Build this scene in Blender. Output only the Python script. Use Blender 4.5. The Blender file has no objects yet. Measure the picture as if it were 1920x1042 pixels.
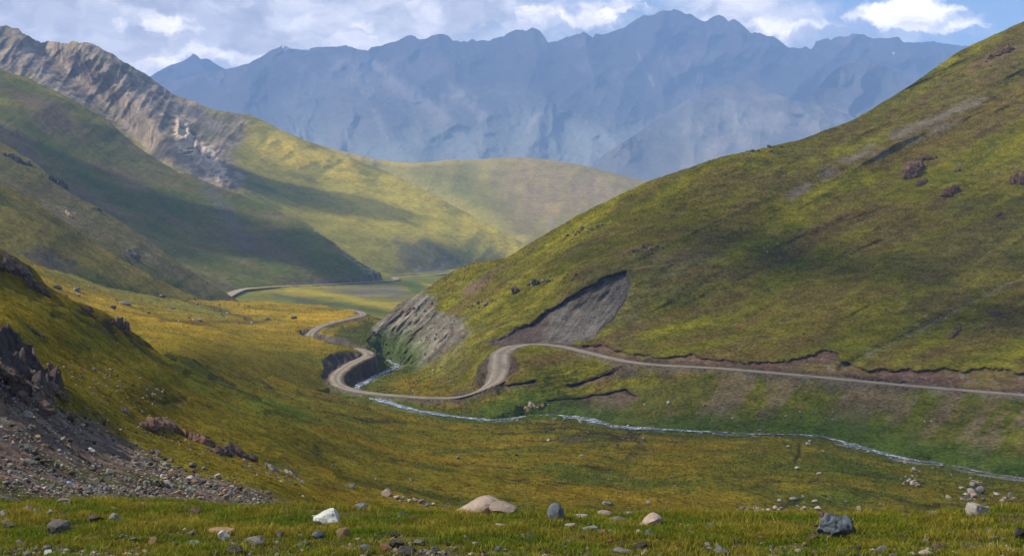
import bpy, bmesh, math, random
import numpy as np
from mathutils import Vector, Matrix, noise as mnoise

# ------------------------------------------------------------------ camera, sky, sun, exposure
scene = bpy.context.scene
C = scene.collection
F, CX, HY = 2318.0, 960.0, 420.0          # focal length in photo pixels, centre column, horizon row

cam_d = bpy.data.cameras.new("camera")
cam = bpy.data.objects.new("camera", cam_d)
C.objects.link(cam)
cam.location = (0, 0, 0)
cam.rotation_euler = (math.radians(90), 0, 0)
cam_d.sensor_width = 36.0
cam_d.lens = 36.0 * F / 1920.0
cam_d.shift_y = (HY - 521.0) / 1920.0
cam_d.clip_start = 0.5
cam_d.clip_end = 60000
scene.camera = cam

SUN_AZ, SUN_EL = math.radians(-100), math.radians(46)      # azimuth from +Y towards +X
SUN = Vector((math.sin(SUN_AZ) * math.cos(SUN_EL), math.cos(SUN_AZ) * math.cos(SUN_EL), math.sin(SUN_EL)))
sun_d = bpy.data.lights.new("sun", 'SUN')
sun_d.energy = 5.0
sun_d.angle = math.radians(0.5)
sun_d.color = (1.0, 0.95, 0.86)
sun = bpy.data.objects.new("sun", sun_d)
C.objects.link(sun)
sun.rotation_euler = (-SUN).to_track_quat('-Z', 'Y').to_euler()

vs = scene.view_settings
vs.view_transform = 'Standard'
vs.look = 'None'
vs.exposure = 0.3
vs.gamma = 1.0
vs.use_curve_mapping = False
cy = scene.cycles
cy.max_bounces = 4
cy.diffuse_bounces = 2
cy.glossy_bounces = 2
cy.transmission_bounces = 2
cy.volume_bounces = 1
cy.use_denoising = True
cy.denoiser = 'OPENIMAGEDENOISE'
cy.denoising_prefilter = 'ACCURATE'
cy.use_adaptive_sampling = True
cy.adaptive_threshold = 0.02
cy.caustics_reflective = False
cy.caustics_refractive = False


class NT:
    """small helper for wiring nodes"""
    def __init__(self, tree):
        self.t = tree
        tree.nodes.clear()

    def n(self, typ, **kw):
        nd = self.t.nodes.new(typ)
        for k, v in kw.items():
            setattr(nd, k, v)
        return nd

    def link(self, a, b):
        self.t.links.new(a, b)

    def put(self, sock, v):
        if isinstance(v, (int, float, tuple, list)):
            sock.default_value = v
        else:
            self.link(v, sock)

    def m(self, op, a, b=None, c=None, clamp=False):
        nd = self.n('ShaderNodeMath', operation=op, use_clamp=clamp)
        for i, v in enumerate((a, b, c)):
            if v is not None:
                self.put(nd.inputs[i], v)
        return nd.outputs[0]

    def vm(self, op, a, b=None, out=0):
        nd = self.n('ShaderNodeVectorMath', operation=op)
        self.put(nd.inputs[0], a)
        if b is not None:
            self.put(nd.inputs[1], b)
        return nd.outputs[out]

    def noise(self, vec, scale, detail=4, rough=0.55, dist=0.0, out='Fac'):
        nd = self.n('ShaderNodeTexNoise')
        self.link(vec, nd.inputs['Vector'])
        nd.inputs['Scale'].default_value = scale
        nd.inputs['Detail'].default_value = detail
        nd.inputs['Roughness'].default_value = rough
        nd.inputs['Distortion'].default_value = dist
        return nd.outputs[out]

    def ramp(self, fac, a, b, lo=0.0, hi=1.0):
        nd = self.n('ShaderNodeMapRange', interpolation_type='SMOOTHSTEP')
        self.link(fac, nd.inputs[0])
        nd.inputs[1].default_value = a
        nd.inputs[2].default_value = b
        nd.inputs[3].default_value = lo
        nd.inputs[4].default_value = hi
        return nd.outputs[0]

    def mix(self, fac, a, b, blend='MIX'):
        nd = self.n('ShaderNodeMix', data_type='RGBA', blend_type=blend)
        self.put(nd.inputs[0], fac)
        for i, v in ((6, a), (7, b)):
            if isinstance(v, tuple) and len(v) == 3:
                v = (*v, 1.0)
            self.put(nd.inputs[i], v)
        return nd.outputs[2]


def build_world():
    w = bpy.data.worlds.new("World")
    scene.world = w
    w.use_nodes = True
    g = NT(w.node_tree)
    sky = g.n('ShaderNodeTexSky', sky_type='NISHITA')
    sky.sun_disc = False
    sky.sun_elevation = SUN_EL
    sky.sun_rotation = SUN_AZ
    sky.altitude = 2500
    sky.air_density = 1.0
    sky.dust_density = 0.6
    bg = g.n('ShaderNodeBackground')
    g.link(sky.outputs[0], bg.inputs[0])
    bg.inputs[1].default_value = 0.15
    tc = g.n('ShaderNodeTexCoord')
    d = tc.outputs['Generated']
    sp = g.n('ShaderNodeSeparateXYZ')
    g.link(d, sp.inputs[0])
    x, y, z = sp.outputs
    # azimuth-like and height-like coordinates on the sky
    az0 = g.m('ARCTAN2', x, y)
    el0 = g.m('ARCSINE', z)
    wa = g.noise(d, 38.0, 5, 0.6); wb = g.noise(g.vm('ADD', d, (3.1, 1.7, 0.4)), 38.0, 5, 0.6)
    az = g.m('ADD', az0, g.m('MULTIPLY', g.m('SUBTRACT', wa, 0.5), 0.050))
    el = g.m('ADD', el0, g.m('MULTIPLY', g.m('SUBTRACT', wb, 0.5), 0.026))
    cb = g.n('ShaderNodeCombineXYZ')
    g.link(az, cb.inputs[0]); g.link(g.m('MULTIPLY', el, 1.9), cb.inputs[1])
    p = cb.outputs[0]
    n1 = g.noise(p, 9.0, 7, 0.58, 0.25)
    n2 = g.noise(p, 26.0, 6, 0.6, 0.3)
    big = g.noise(d, 2.3, 5, 0.55)
    # the banks of cloud: (azimuth, elevation, half width, half height, strength)
    def blobs(lst):
        acc = None
        for (px, py, rx, ry, a) in lst:
            u, v = math.atan((px - CX) / F), math.atan((HY - py) / F)
            dx = g.m('MULTIPLY', g.m('SUBTRACT', az, u), F / rx)
            dy = g.m('MULTIPLY', g.m('SUBTRACT', el, v), F / ry)
            r2 = g.m('ADD', g.m('MULTIPLY', dx, dx), g.m('MULTIPLY', dy, dy))
            e = g.m('MULTIPLY', g.m('EXPONENT', g.m('MULTIPLY', r2, -1.0)), a)
            acc = e if acc is None else g.m('ADD', acc, e)
        return acc
    veil = blobs([(100, 60, 420, 130, 0.55), (520, 30, 420, 110, 0.6), (900, 0, 300, 90, 0.35), (1400, 10, 110, 40, 0.55),
                  (1300, 60, 320, 60, 0.3), (1550, 80, 260, 40, 0.35)])
    white = blobs([(315, 48, 55, 26, 0.62), (300, 75, 60, 25, 0.35), (420, 115, 70, 18, 0.6), (300, 130, 50, 14, 0.6),
                   (215, 62, 22, 14, 0.4), (690, 48, 30, 22, 0.45), (640, 110, 90, 26, 0.3), (905, 45, 60, 22, 0.45),
                   (995, 22, 60, 14, 0.35), (1135, 35, 60, 32, 0.62), (1200, 12, 60, 20, 0.45), (1085, 40, 40, 18, 0.3),
                   (1455, 62, 40, 18, 0.7), (1420, 45, 40, 14, 0.5), (1305, 27, 16, 8, 0.5),
                   (1648, 42, 34, 24, 0.85), (1712, 30, 46, 22, 0.9), (1690, 58, 60, 16, 0.6), (1590, 40, 22, 10, 0.5),
                   (1785, 45, 50, 11, 0.55), (1710, 72, 40, 9, 0.6), (1795, 75, 40, 11, 0.65), (1530, 62, 60, 14, 0.4)])
    nn = g.m('ADD', g.m('MULTIPLY', n1, 0.5), g.m('MULTIPLY', n2, 0.5))
    vmask = g.ramp(g.m('ADD', veil, g.m('MULTIPLY', g.m('SUBTRACT', nn, 0.5), 1.3)), 0.05, 0.75)
    other = g.m('MULTIPLY', g.ramp(big, 0.48, 0.68), g.ramp(el, 0.20, 0.34))
    vmask = g.m('MAXIMUM', vmask, g.m('MULTIPLY', other, 0.75))
    wmask = g.ramp(g.m('ADD', white, g.m('MULTIPLY', g.m('SUBTRACT', nn, 0.5), 2.9)), 0.20, 0.85)
    wmask = g.m('MAXIMUM', wmask, g.m('MULTIPLY', g.m('MULTIPLY', g.ramp(n1, 0.46, 0.66), vmask), 0.42))
    lowsky = g.ramp(el, 0.0, 0.30, 1.0, 0.0)
    grey = g.n('ShaderNodeBackground'); grey.inputs[0].default_value = (*SKY_GREY, 1)
    g.link(g.m('MULTIPLY', g.m('ADD', g.m('MULTIPLY', lowsky, 0.55), 0.45), g.ramp(nn, 0.32, 0.66, 0.55, 1.3)), grey.inputs[1])
    wht = g.n('ShaderNodeBackground'); wht.inputs[0].default_value = (*SKY_WHITE, 1); g.link(g.ramp(n2, 0.3, 0.62, 0.72, 1.08), wht.inputs[1])
    m1 = g.n('ShaderNodeMixShader'); g.link(vmask, m1.inputs[0]); g.link(bg.outputs[0], m1.inputs[1]); g.link(grey.outputs[0], m1.inputs[2])
    m2 = g.n('ShaderNodeMixShader'); g.link(wmask, m2.inputs[0]); g.link(m1.outputs[0], m2.inputs[1]); g.link(wht.outputs[0], m2.inputs[2])
    out = g.n('ShaderNodeOutputWorld')
    g.link(m2.outputs[0], out.inputs[0])
    w.cycles.sampling_method = 'MANUAL'
    w.cycles.sample_map_resolution = 1024


SKY_GREY = (1.55, 1.42, 1.42)
SKY_WHITE = (2.5, 2.2, 1.9)
build_world()

# ------------------------------------------------------------------ numeric helpers
_rng = np.random.RandomState(7)
_PERM = _rng.permutation(4096).astype(np.int64)
_ANG = _rng.rand(4096) * 2 * np.pi
_GX, _GY = np.cos(_ANG), np.sin(_ANG)


def perlin(x, y, seed=0):
    xi = np.floor(x).astype(np.int64); yi = np.floor(y).astype(np.int64)
    xf = x - xi; yf = y - yi
    u = xf * xf * xf * (xf * (xf * 6 - 15) + 10)
    v = yf * yf * yf * (yf * (yf * 6 - 15) + 10)

    def gr(ix, iy, dx, dy):
        h = _PERM[(_PERM[(ix + seed * 131) & 4095] + iy) & 4095]
        return _GX[h] * dx + _GY[h] * dy
    a = gr(xi, yi, xf, yf); b = gr(xi + 1, yi, xf - 1, yf)
    c = gr(xi, yi + 1, xf, yf - 1); d = gr(xi + 1, yi + 1, xf - 1, yf - 1)
    ab = a + (b - a) * u
    return (ab + (c + (d - c) * u - ab) * v) * 1.5


def fbm(x, y, octv=5, seed=0, gain=0.5, lac=2.03):
    r = np.zeros_like(x); a = 1.0; s = 0.0
    for i in range(octv):
        r += a * perlin(x, y, seed + i); s += a
        x = x * lac + 17.3; y = y * lac - 9.1; a *= gain
    return r / s


def ridged(x, y, octv=5, seed=0, gain=0.5, lac=2.05):
    r = np.zeros_like(x); a = 1.0; s = 0.0; w = 1.0
    for i in range(octv):
        n = 1 - np.abs(perlin(x, y, seed + i)) * 1.4
        n = np.clip(n, 0, 1) ** 2 * w
        w = np.clip(n * 1.6, 0, 1)
        r += a * n; s += a
        x = x * lac + 11.7; y = y * lac + 5.3; a *= gain
    return r / s


def sstep(a, b, x):
    t = np.clip((x - a) / (b - a), 0, 1)
    return t * t * (3 - 2 * t)


def mixc(c, col, m):
    m = np.clip(m, 0, 1)[..., None]
    return c * (1 - m) + np.array(col) * m


class RBF:
    """thin-plate fit of log(depth) over the picture's columns and rows"""
    SX, SY = 400.0, 160.0

    def __init__(self, pts):
        p = np.array(pts, float)
        self.q = np.stack([p[:, 0] / self.SX, p[:, 1] / self.SY], 1)
        n = len(p)
        K = self.phi(self.q, self.q) + np.eye(n) * 0.002
        P = np.hstack([np.ones((n, 1)), self.q])
        A = np.zeros((n + 3, n + 3))
        A[:n, :n] = K; A[:n, n:] = P; A[n:, :n] = P.T
        self.w = np.linalg.solve(A, np.concatenate([np.log(p[:, 2]), np.zeros(3)]))

    @staticmethod
    def phi(a, b):
        d2 = ((a[:, None, :] - b[None, :, :]) ** 2).sum(-1)
        return 0.5 * d2 * np.log(d2 + 1e-12)

    def __call__(self, px, py):
        sh = px.shape
        q = np.stack([px.ravel() / self.SX, py.ravel() / self.SY], 1)
        out = np.empty(len(q))
        for i in range(0, len(q), 40000):
            s = q[i:i + 40000]
            out[i:i + 40000] = self.phi(s, self.q) @ self.w[:-3] + self.w[-3] + s @ self.w[-2:]
        return np.exp(out).reshape(sh)


def poly_sd(px, py, poly):
    """signed distance in photo pixels to a traced outline, positive inside"""
    poly = np.array(poly, float); n = len(poly)
    best = np.full(px.shape, 1e18); inside = np.zeros(px.shape, bool)
    for i in range(n):
        ax, ay = poly[i]; bx, by = poly[(i + 1) % n]
        ex, ey = bx - ax, by - ay
        t = np.clip(((px - ax) * ex + (py - ay) * ey) / (ex * ex + ey * ey + 1e-9), 0, 1)
        dx = px - ax - t * ex; dy = py - ay - t * ey
        best = np.minimum(best, dx * dx + dy * dy)
        c = (ay > py) != (by > py)
        with np.errstate(divide='ignore', invalid='ignore'):
            xx = ax + (py - ay) * ex / (ey if ey else 1e-9)
        inside ^= c & (px < xx)
    d = np.sqrt(best)
    return np.where(inside, d, -d)


def line_d(px, py, pts):
    """distance in photo pixels to a traced line"""
    best = np.full(px.shape, 1e18)
    for (ax, ay), (bx, by) in zip(pts[:-1], pts[1:]):
        ex, ey = bx - ax, by - ay
        t = np.clip(((px - ax) * ex + (py - ay) * ey) / (ex * ex + ey * ey + 1e-9), 0, 1)
        best = np.minimum(best, (px - ax - t * ex) ** 2 + (py - ay - t * ey) ** 2)
    return np.sqrt(best)


def unproject(px, py, y):
    return (px - CX) / F * y, y, -(py - HY) / F * y


def smooth_path(pts, step=1.0):
    """photo points with depth -> an evenly spaced smooth path in the world"""
    p = np.array([unproject(*q) for q in pts])
    out = []
    n = len(p)
    for i in range(n - 1):
        p0, p1, p2, p3 = p[max(i - 1, 0)], p[i], p[i + 1], p[min(i + 2, n - 1)]
        k = max(2, int(np.linalg.norm(p2 - p1) / (step * 0.5)))
        for t in np.linspace(0, 1, k, endpoint=False):
            out.append(0.5 * ((2 * p1) + (-p0 + p2) * t + (2 * p0 - 5 * p1 + 4 * p2 - p3) * t * t + (-p0 + 3 * p1 - 3 * p2 + p3) * t ** 3))
    out.append(p[-1])
    q = np.array(out)
    L = np.concatenate([[0], np.cumsum(np.linalg.norm(np.diff(q[:, :2], axis=0), axis=1))])
    s = np.arange(0, L[-1], step)
    q = np.stack([np.interp(s, L, q[:, k]) for k in range(3)], 1)
    k = int(14 / step) | 1
    zp = np.pad(q[:, 2], k // 2, mode='edge')
    q[:, 2] = np.convolve(zp, np.ones(k) / k, 'valid')
    return q


# ------------------------------------------------------------------ object helpers
def set_props(o, label=None, cat=None, group=None, kind=None):
    for k, v in (('label', label), ('category', cat), ('group', group), ('kind', kind)):
        if v:
            o[k] = v
    return o


def mesh_obj(name, verts, faces, mat, col=None, smooth=True, parent=None):
    """verts (n,3), faces (m,3 or 4) arrays -> one mesh object, with an albedo attribute"""
    me = bpy.data.meshes.new(name)
    verts = np.ascontiguousarray(verts, dtype=np.float32)
    faces = np.ascontiguousarray(faces, dtype=np.int32)
    k = faces.shape[1]
    me.vertices.add(len(verts)); me.vertices.foreach_set('co', verts.ravel())
    me.loops.add(faces.size); me.loops.foreach_set('vertex_index', faces.ravel())
    me.polygons.add(len(faces))
    me.polygons.foreach_set('loop_start', np.arange(0, faces.size, k, dtype=np.int32))
    me.polygons.foreach_set('loop_total', np.full(len(faces), k, dtype=np.int32))
    me.polygons.foreach_set('use_smooth', np.full(len(faces), smooth))
    me.update(calc_edges=True)
    if col is not None:
        a = me.attributes.new('albedo', 'FLOAT_COLOR', 'POINT')
        cc = np.ones((len(verts), 4), np.float32); cc[:, :3] = col
        a.data.foreach_set('color', cc.ravel())
    if mat:
        me.materials.append(mat)
    o = bpy.data.objects.new(name, me)
    C.objects.link(o)
    if parent:
        o.parent = parent
    return o


def grid_faces(nr, nc):
    i = np.arange(nr - 1)[:, None] * nc + np.arange(nc - 1)[None, :]
    return np.stack([i, i + 1, i + nc + 1, i + nc], -1).reshape(-1, 4)


def principled(g, col, rough=0.95, spec=0.15, normal=None):
    b = g.n('ShaderNodeBsdfPrincipled')
    g.put(b.inputs['Base Color'], (*col, 1) if isinstance(col, tuple) and len(col) == 3 else col)
    g.put(b.inputs['Roughness'], rough)
    b.inputs['Specular IOR Level'].default_value = spec
    if normal is not None:
        g.link(normal, b.inputs['Normal'])
    out = g.n('ShaderNodeOutputMaterial')
    g.link(b.outputs[0], out.inputs[0])
    return b


def ground_mat(name, size, bump, contrast=0.55, stretch=1.0):
    """grass, soil and rock of a slope: albedo per vertex, broken up at the size (m) given"""
    m = bpy.data.materials.new(name); m.use_nodes = True
    g = NT(m.node_tree)
    at = g.n('ShaderNodeAttribute', attribute_name='albedo')
    tc = g.n('ShaderNodeTexCoord')
    mp = g.n('ShaderNodeMapping'); g.link(tc.outputs['Object'], mp.inputs[0])
    mp.inputs['Scale'].default_value = (1, 1, stretch)
    v = mp.outputs[0]
    n1 = g.noise(v, 1 / size, 5, 0.65)
    n2 = g.noise(v, 1 / (size * 7), 4, 0.6)
    k = g.m('ADD', g.m('MULTIPLY', n1, 0.65), g.m('MULTIPLY', n2, 0.35))
    k = g.ramp(k, 0.28, 0.72, 1 - contrast, 1 + contrast)
    sc = g.n('ShaderNodeVectorMath', operation='SCALE')
    g.link(at.outputs['Color'], sc.inputs[0]); g.link(k, sc.inputs['Scale'])
    hue = g.noise(v, 1 / (size * 3), 3, 0.6)
    col = g.mix(g.ramp(hue, 0.35, 0.7, 0.0, 0.35), sc.outputs[0], g.mix(1.0, sc.outputs[0], (1.25, 0.88, 0.8), 'MULTIPLY'))
    bp = g.n('ShaderNodeBump'); bp.inputs['Distance'].default_value = bump; bp.inputs['Strength'].default_value = 0.8
    g.link(n1, bp.inputs['Height'])
    principled(g, col, 1.0, 0.0, bp.outputs[0])
    return m


# ------------------------------------------------------------------ roads and stream: traced centre lines
ROAD_PTS = [(2150, 757, 278), (1920, 740, 292), (1700, 722, 308), (1500, 703, 325), (1350, 690, 338), (1200, 681, 352),
            (1100, 660, 370), (1050, 648, 380), (1000, 645, 386), (962, 650, 382), (940, 662, 372), (937, 680, 362),
            (935, 695, 356), (922, 718, 352), (895, 738, 351), (860, 746, 352), (800, 745, 355), (740, 741, 360),
            (690, 736, 366), (652, 729, 374), (632, 718, 382), (630, 705, 394), (645, 690, 406), (668, 677, 419),
            (688, 668, 430), (690, 661, 438), (677, 655, 448), (660, 652, 464), (640, 656, 484), (615, 652, 508), (594, 642, 526),
            (581, 628, 542), (600, 612, 560), (630, 603, 580), (660, 596, 600), (680, 590, 622), (674, 584, 650), (655, 580, 680)]
FAR_ROAD_PTS = [(425, 558, 960), (435, 552, 985), (452, 545, 1020), (470, 542, 1040), (530, 538, 1110), (600, 535, 1180), (680, 531, 1250),
                (732, 527, 1300), (743, 524, 1330), (738, 521.5, 1375), (765, 519, 1440), (800, 517, 1500), (860, 512, 1620), (950, 508, 1720)]
STREAM_PTS = [(718, 673, 470), (732, 678, 460), (745, 685, 450), (727, 694, 436), (694, 709, 412), (667, 727, 388), (672, 737, 370),
              (703, 746, 358), (746, 759, 348), (773, 766, 342), (840, 778, 335), (926, 786, 330), (996, 778, 336), (1050, 779, 336),
              (1100, 784, 330), (1130, 794, 320), (1170, 799, 314), (1280, 806, 308), (1340, 808, 306), (1400, 812, 303),
              (1500, 814, 300), (1550, 819, 294), (1600, 833, 283), (1660, 848, 272), (1720, 860, 264), (1770, 865, 261),
              (1840, 880, 252), (1890, 885, 248), (2000, 900, 240), (2150, 915, 232)]
ROAD = smooth_path(ROAD_PTS)
FAR_ROAD = smooth_path(FAR_ROAD_PTS, 2.0)
STREAM = smooth_path(STREAM_PTS)
STREAM[:, 2] = np.minimum(STREAM[:, 2], -50.4)


def near_path(X, Y, path, reach):
    """horizontal distance to a path and the path's height there, for vertices within reach"""
    d = np.full(X.shape, 1e9); pz = np.zeros(X.shape)
    lo, hi = path[:, :2].min(0) - reach, path[:, :2].max(0) + reach
    idx = np.nonzero((X > lo[0]) & (X < hi[0]) & (Y > lo[1]) & (Y < hi[1]))
    xs, ys = X[idx], Y[idx]
    dd = np.empty(len(xs)); zz = np.empty(len(xs))
    P = path.astype(np.float32)
    for i in range(0, len(xs), 8000):
        a = (xs[i:i + 8000, None].astype(np.float32) - P[None, :, 0]) ** 2 + (ys[i:i + 8000, None].astype(np.float32) - P[None, :, 1]) ** 2
        j = a.argmin(1)
        dd[i:i + 8000] = np.sqrt(a[np.arange(len(j)), j]); zz[i:i + 8000] = path[j, 2]
    d[idx] = dd; pz[idx] = zz
    return d, pz


def carve(X, Y, Z, half, path, cut, fill, floor_drop):
    """bench a path into the ground: cut and fill slopes; returns new heights, cut soil, fill soil, distance"""
    d, pz = near_path(X, Y, path, 60)
    wob = fbm(X / 5.0, Y / 5.0, 4, 91) * 1.6
    e = np.maximum(d - half - 0.4 + wob * (d > half + 0.4), 0)
    hi = pz - floor_drop + e * cut + np.maximum(e - (13 if cut < 0.1 else 7 if cut > 0.65 else 3), 0) * (1 if cut < 0.1 else 3)
    lo = pz - floor_drop - e * fill - np.maximum(e - 3.5, 0) * 3
    far = d > 50
    zn = np.where(far, Z, np.clip(Z, lo, hi))
    c = np.where(far, 0, Z - zn); f = np.where(far, 0, zn - Z)
    return zn, c, f, d


# ------------------------------------------------------------------ layered terrain
LAYERS = {}


def layer(name, top, bottom, ctrl, x0, x1, dx, dy, colour, mat, relief=None, zdisp=None, carves=(), smooth_top=8,
          back=(0.4, 1.0), label=None):
    px = np.arange(x0, x1 + dx, dx, dtype=float)
    tp = np.array(top, float); bt = np.array(bottom, float)
    ty = np.interp(px, tp[:, 0], tp[:, 1]); by = np.interp(px, bt[:, 0], bt[:, 1])
    for arr, k in ((ty, smooth_top), (by, 20)):
        if k > 1:
            kk = int(k / dx) | 1
            arr[:] = np.convolve(np.pad(arr, kk // 2, mode='edge'), np.ones(kk) / kk, 'valid')
    by = np.maximum(by, ty + 4)
    nr = int((by - ty).max() / dy) + 2
    t = np.linspace(0, 1, nr)[:, None]
    PX = np.broadcast_to(px, (nr, len(px))).copy()
    PY = by + (ty - by) * t
    rb = RBF(ctrl)
    Y = rb(PX, PY)
    if relief is not None:
        Y = Y * (1 + relief(PX, PY, Y))
    X = (PX - CX) / F * Y
    Z = -(PY - HY) / F * Y
    if zdisp is not None:
        Z = Z + zdisp(X, Y, PX, PY)
    info = {'road': np.full(X.shape, 1e9), 'cut': np.zeros(X.shape), 'fill': np.zeros(X.shape), 'stream': np.full(X.shape, 1e9)}
    for kind, path, half, cut, fill, drop in carves:
        Zp = Z
        Z, c, f, d = carve(X, Y, Z, half, path, cut, fill, drop)
        if kind == 'stream':
            keep = sstep(2.6, 4.5, info['road'])
            Z = Z * keep + Zp * (1 - keep)
        if kind == 'road':
            info['cut'] = np.maximum(info['cut'], c); info['fill'] = np.maximum(info['fill'], f)
            info['road'] = np.minimum(info['road'], d)
        else:
            info['stream'] = np.minimum(info['stream'], d)
    col = colour(PX, PY, X, Y, Z, info)
    LAYERS[name] = dict(px=px, PX=PX, PY=PY, X=X, Y=Y, Z=Z, col=col, road=info['road'], stream=info['stream'])
    # skirt below the foot and the far side beyond the crest
    rows_x, rows_y, rows_z, rows_c = [X], [Y], [Z], [col]
    sk = 0.03 * Y[0]
    rows_x.insert(0, X[:1]); rows_y.insert(0, Y[:1]); rows_z.insert(0, Z[:1] - sk); rows_c.insert(0, col[:1])
    slope, ext = back
    Yc, Zc, Xc = Y[-1], Z[-1], X[-1]
    for s in (0.006, 0.02, 0.05, 0.1, 0.2, 0.4, 0.7, 1.0):
        ds = s * ext * Yc * 0.5
        k = slope * min(1.0, 0.55 + s * 3)
        yy = Yc + ds
        rows_x.append((Xc * yy / Yc)[None]); rows_y.append(yy[None])
        rows_z.append((Zc - ds * k + fbm(Xc / (0.1 * Yc), yy / (0.1 * Yc), 3, 5) * 0.02 * Yc * s)[None]); rows_c.append(col[-1:])
    GX = np.concatenate(rows_x); GY = np.concatenate(rows_y); GZ = np.concatenate(rows_z); GC = np.concatenate(rows_c)
    v = np.stack([GX, GY, GZ], -1).reshape(-1, 3)
    o = mesh_obj(name, v, grid_faces(*GX.shape), mat, GC.reshape(-1, 3))
    o['kind'] = 'structure'
    if label:
        o['label'] = label
    return o


def spot(lay, px, py):
    """world point of a layer's surface seen at a photo pixel"""
    L = LAYERS[lay]
    j = int(np.clip(np.searchsorted(L['px'], px), 0, len(L['px']) - 1))
    Xc, Yc, Zc = L['X'][:, j], L['Y'][:, j], L['Z'][:, j]
    pyv = HY - Zc / Yc * F
    i = int(np.abs(pyv - py).argmin())
    return Vector((Xc[i], Yc[i], Zc[i]))


# palette (linear albedo)
G_GREEN = (0.062, 0.085, 0.014)
G_OLIVE = (0.105, 0.100, 0.013)
G_GOLD = (0.215, 0.150, 0.018)
G_DRY = (0.110, 0.078, 0.026)
G_LIME = (0.150, 0.150, 0.016)
SOIL = (0.060, 0.040, 0.031)
SOILDK = (0.030, 0.024, 0.022)
SCREE = (0.135, 0.125, 0.105)
SCREEPALE = (0.26, 0.235, 0.20)
ROCKDK = (0.07, 0.056, 0.05)
RUST = (0.12, 0.055, 0.034)
FLAT = np.zeros


def base_col(sh, c):
    return np.broadcast_to(np.array(c, float), sh + (3,)).copy()


SEAMS = [([(600, 762), (680, 785), (760, 794)], 3.2, 0.8), ([(560, 735), (640, 752), (700, 768)], 2.6, 0.7), ([(930, 812), (1000, 815), (1040, 810)], 2.2, 0.8), ([(1000, 884), (1035, 886)], 4.5, 0.9),
         ([(1090, 872), (1150, 877), (1215, 880)], 2.4, 0.8), ([(1500, 832), (1500, 850), (1490, 870), (1455, 878)], 3.0, 0.8), ([(1585, 885), (1650, 893), (1710, 905)], 2.4, 0.7),
         ([(1410, 915), (1480, 908)], 2.4, 0.7), ([(640, 880), (740, 905), (860, 930)], 7, 0.5), ([(680, 850), (800, 862), (960, 868)], 3, 0.5), ([(60, 570), (110, 585), (180, 600)], 3, 0.8),
         ([(240, 630), (290, 650), (330, 668)], 3, 0.85), ([(100, 600), (160, 615), (220, 640)], 3, 0.6), ([(350, 700), (420, 718), (490, 745)], 3, 0.7), ([(1740, 950), (1810, 947)], 2.4, 0.8),
         ([(1440, 940), (1500, 936)], 3.5, 0.8), ([(250, 735), (300, 745), (350, 750)], 3, 0.6), ([(500, 775), (600, 800)], 3, 0.5)]


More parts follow.
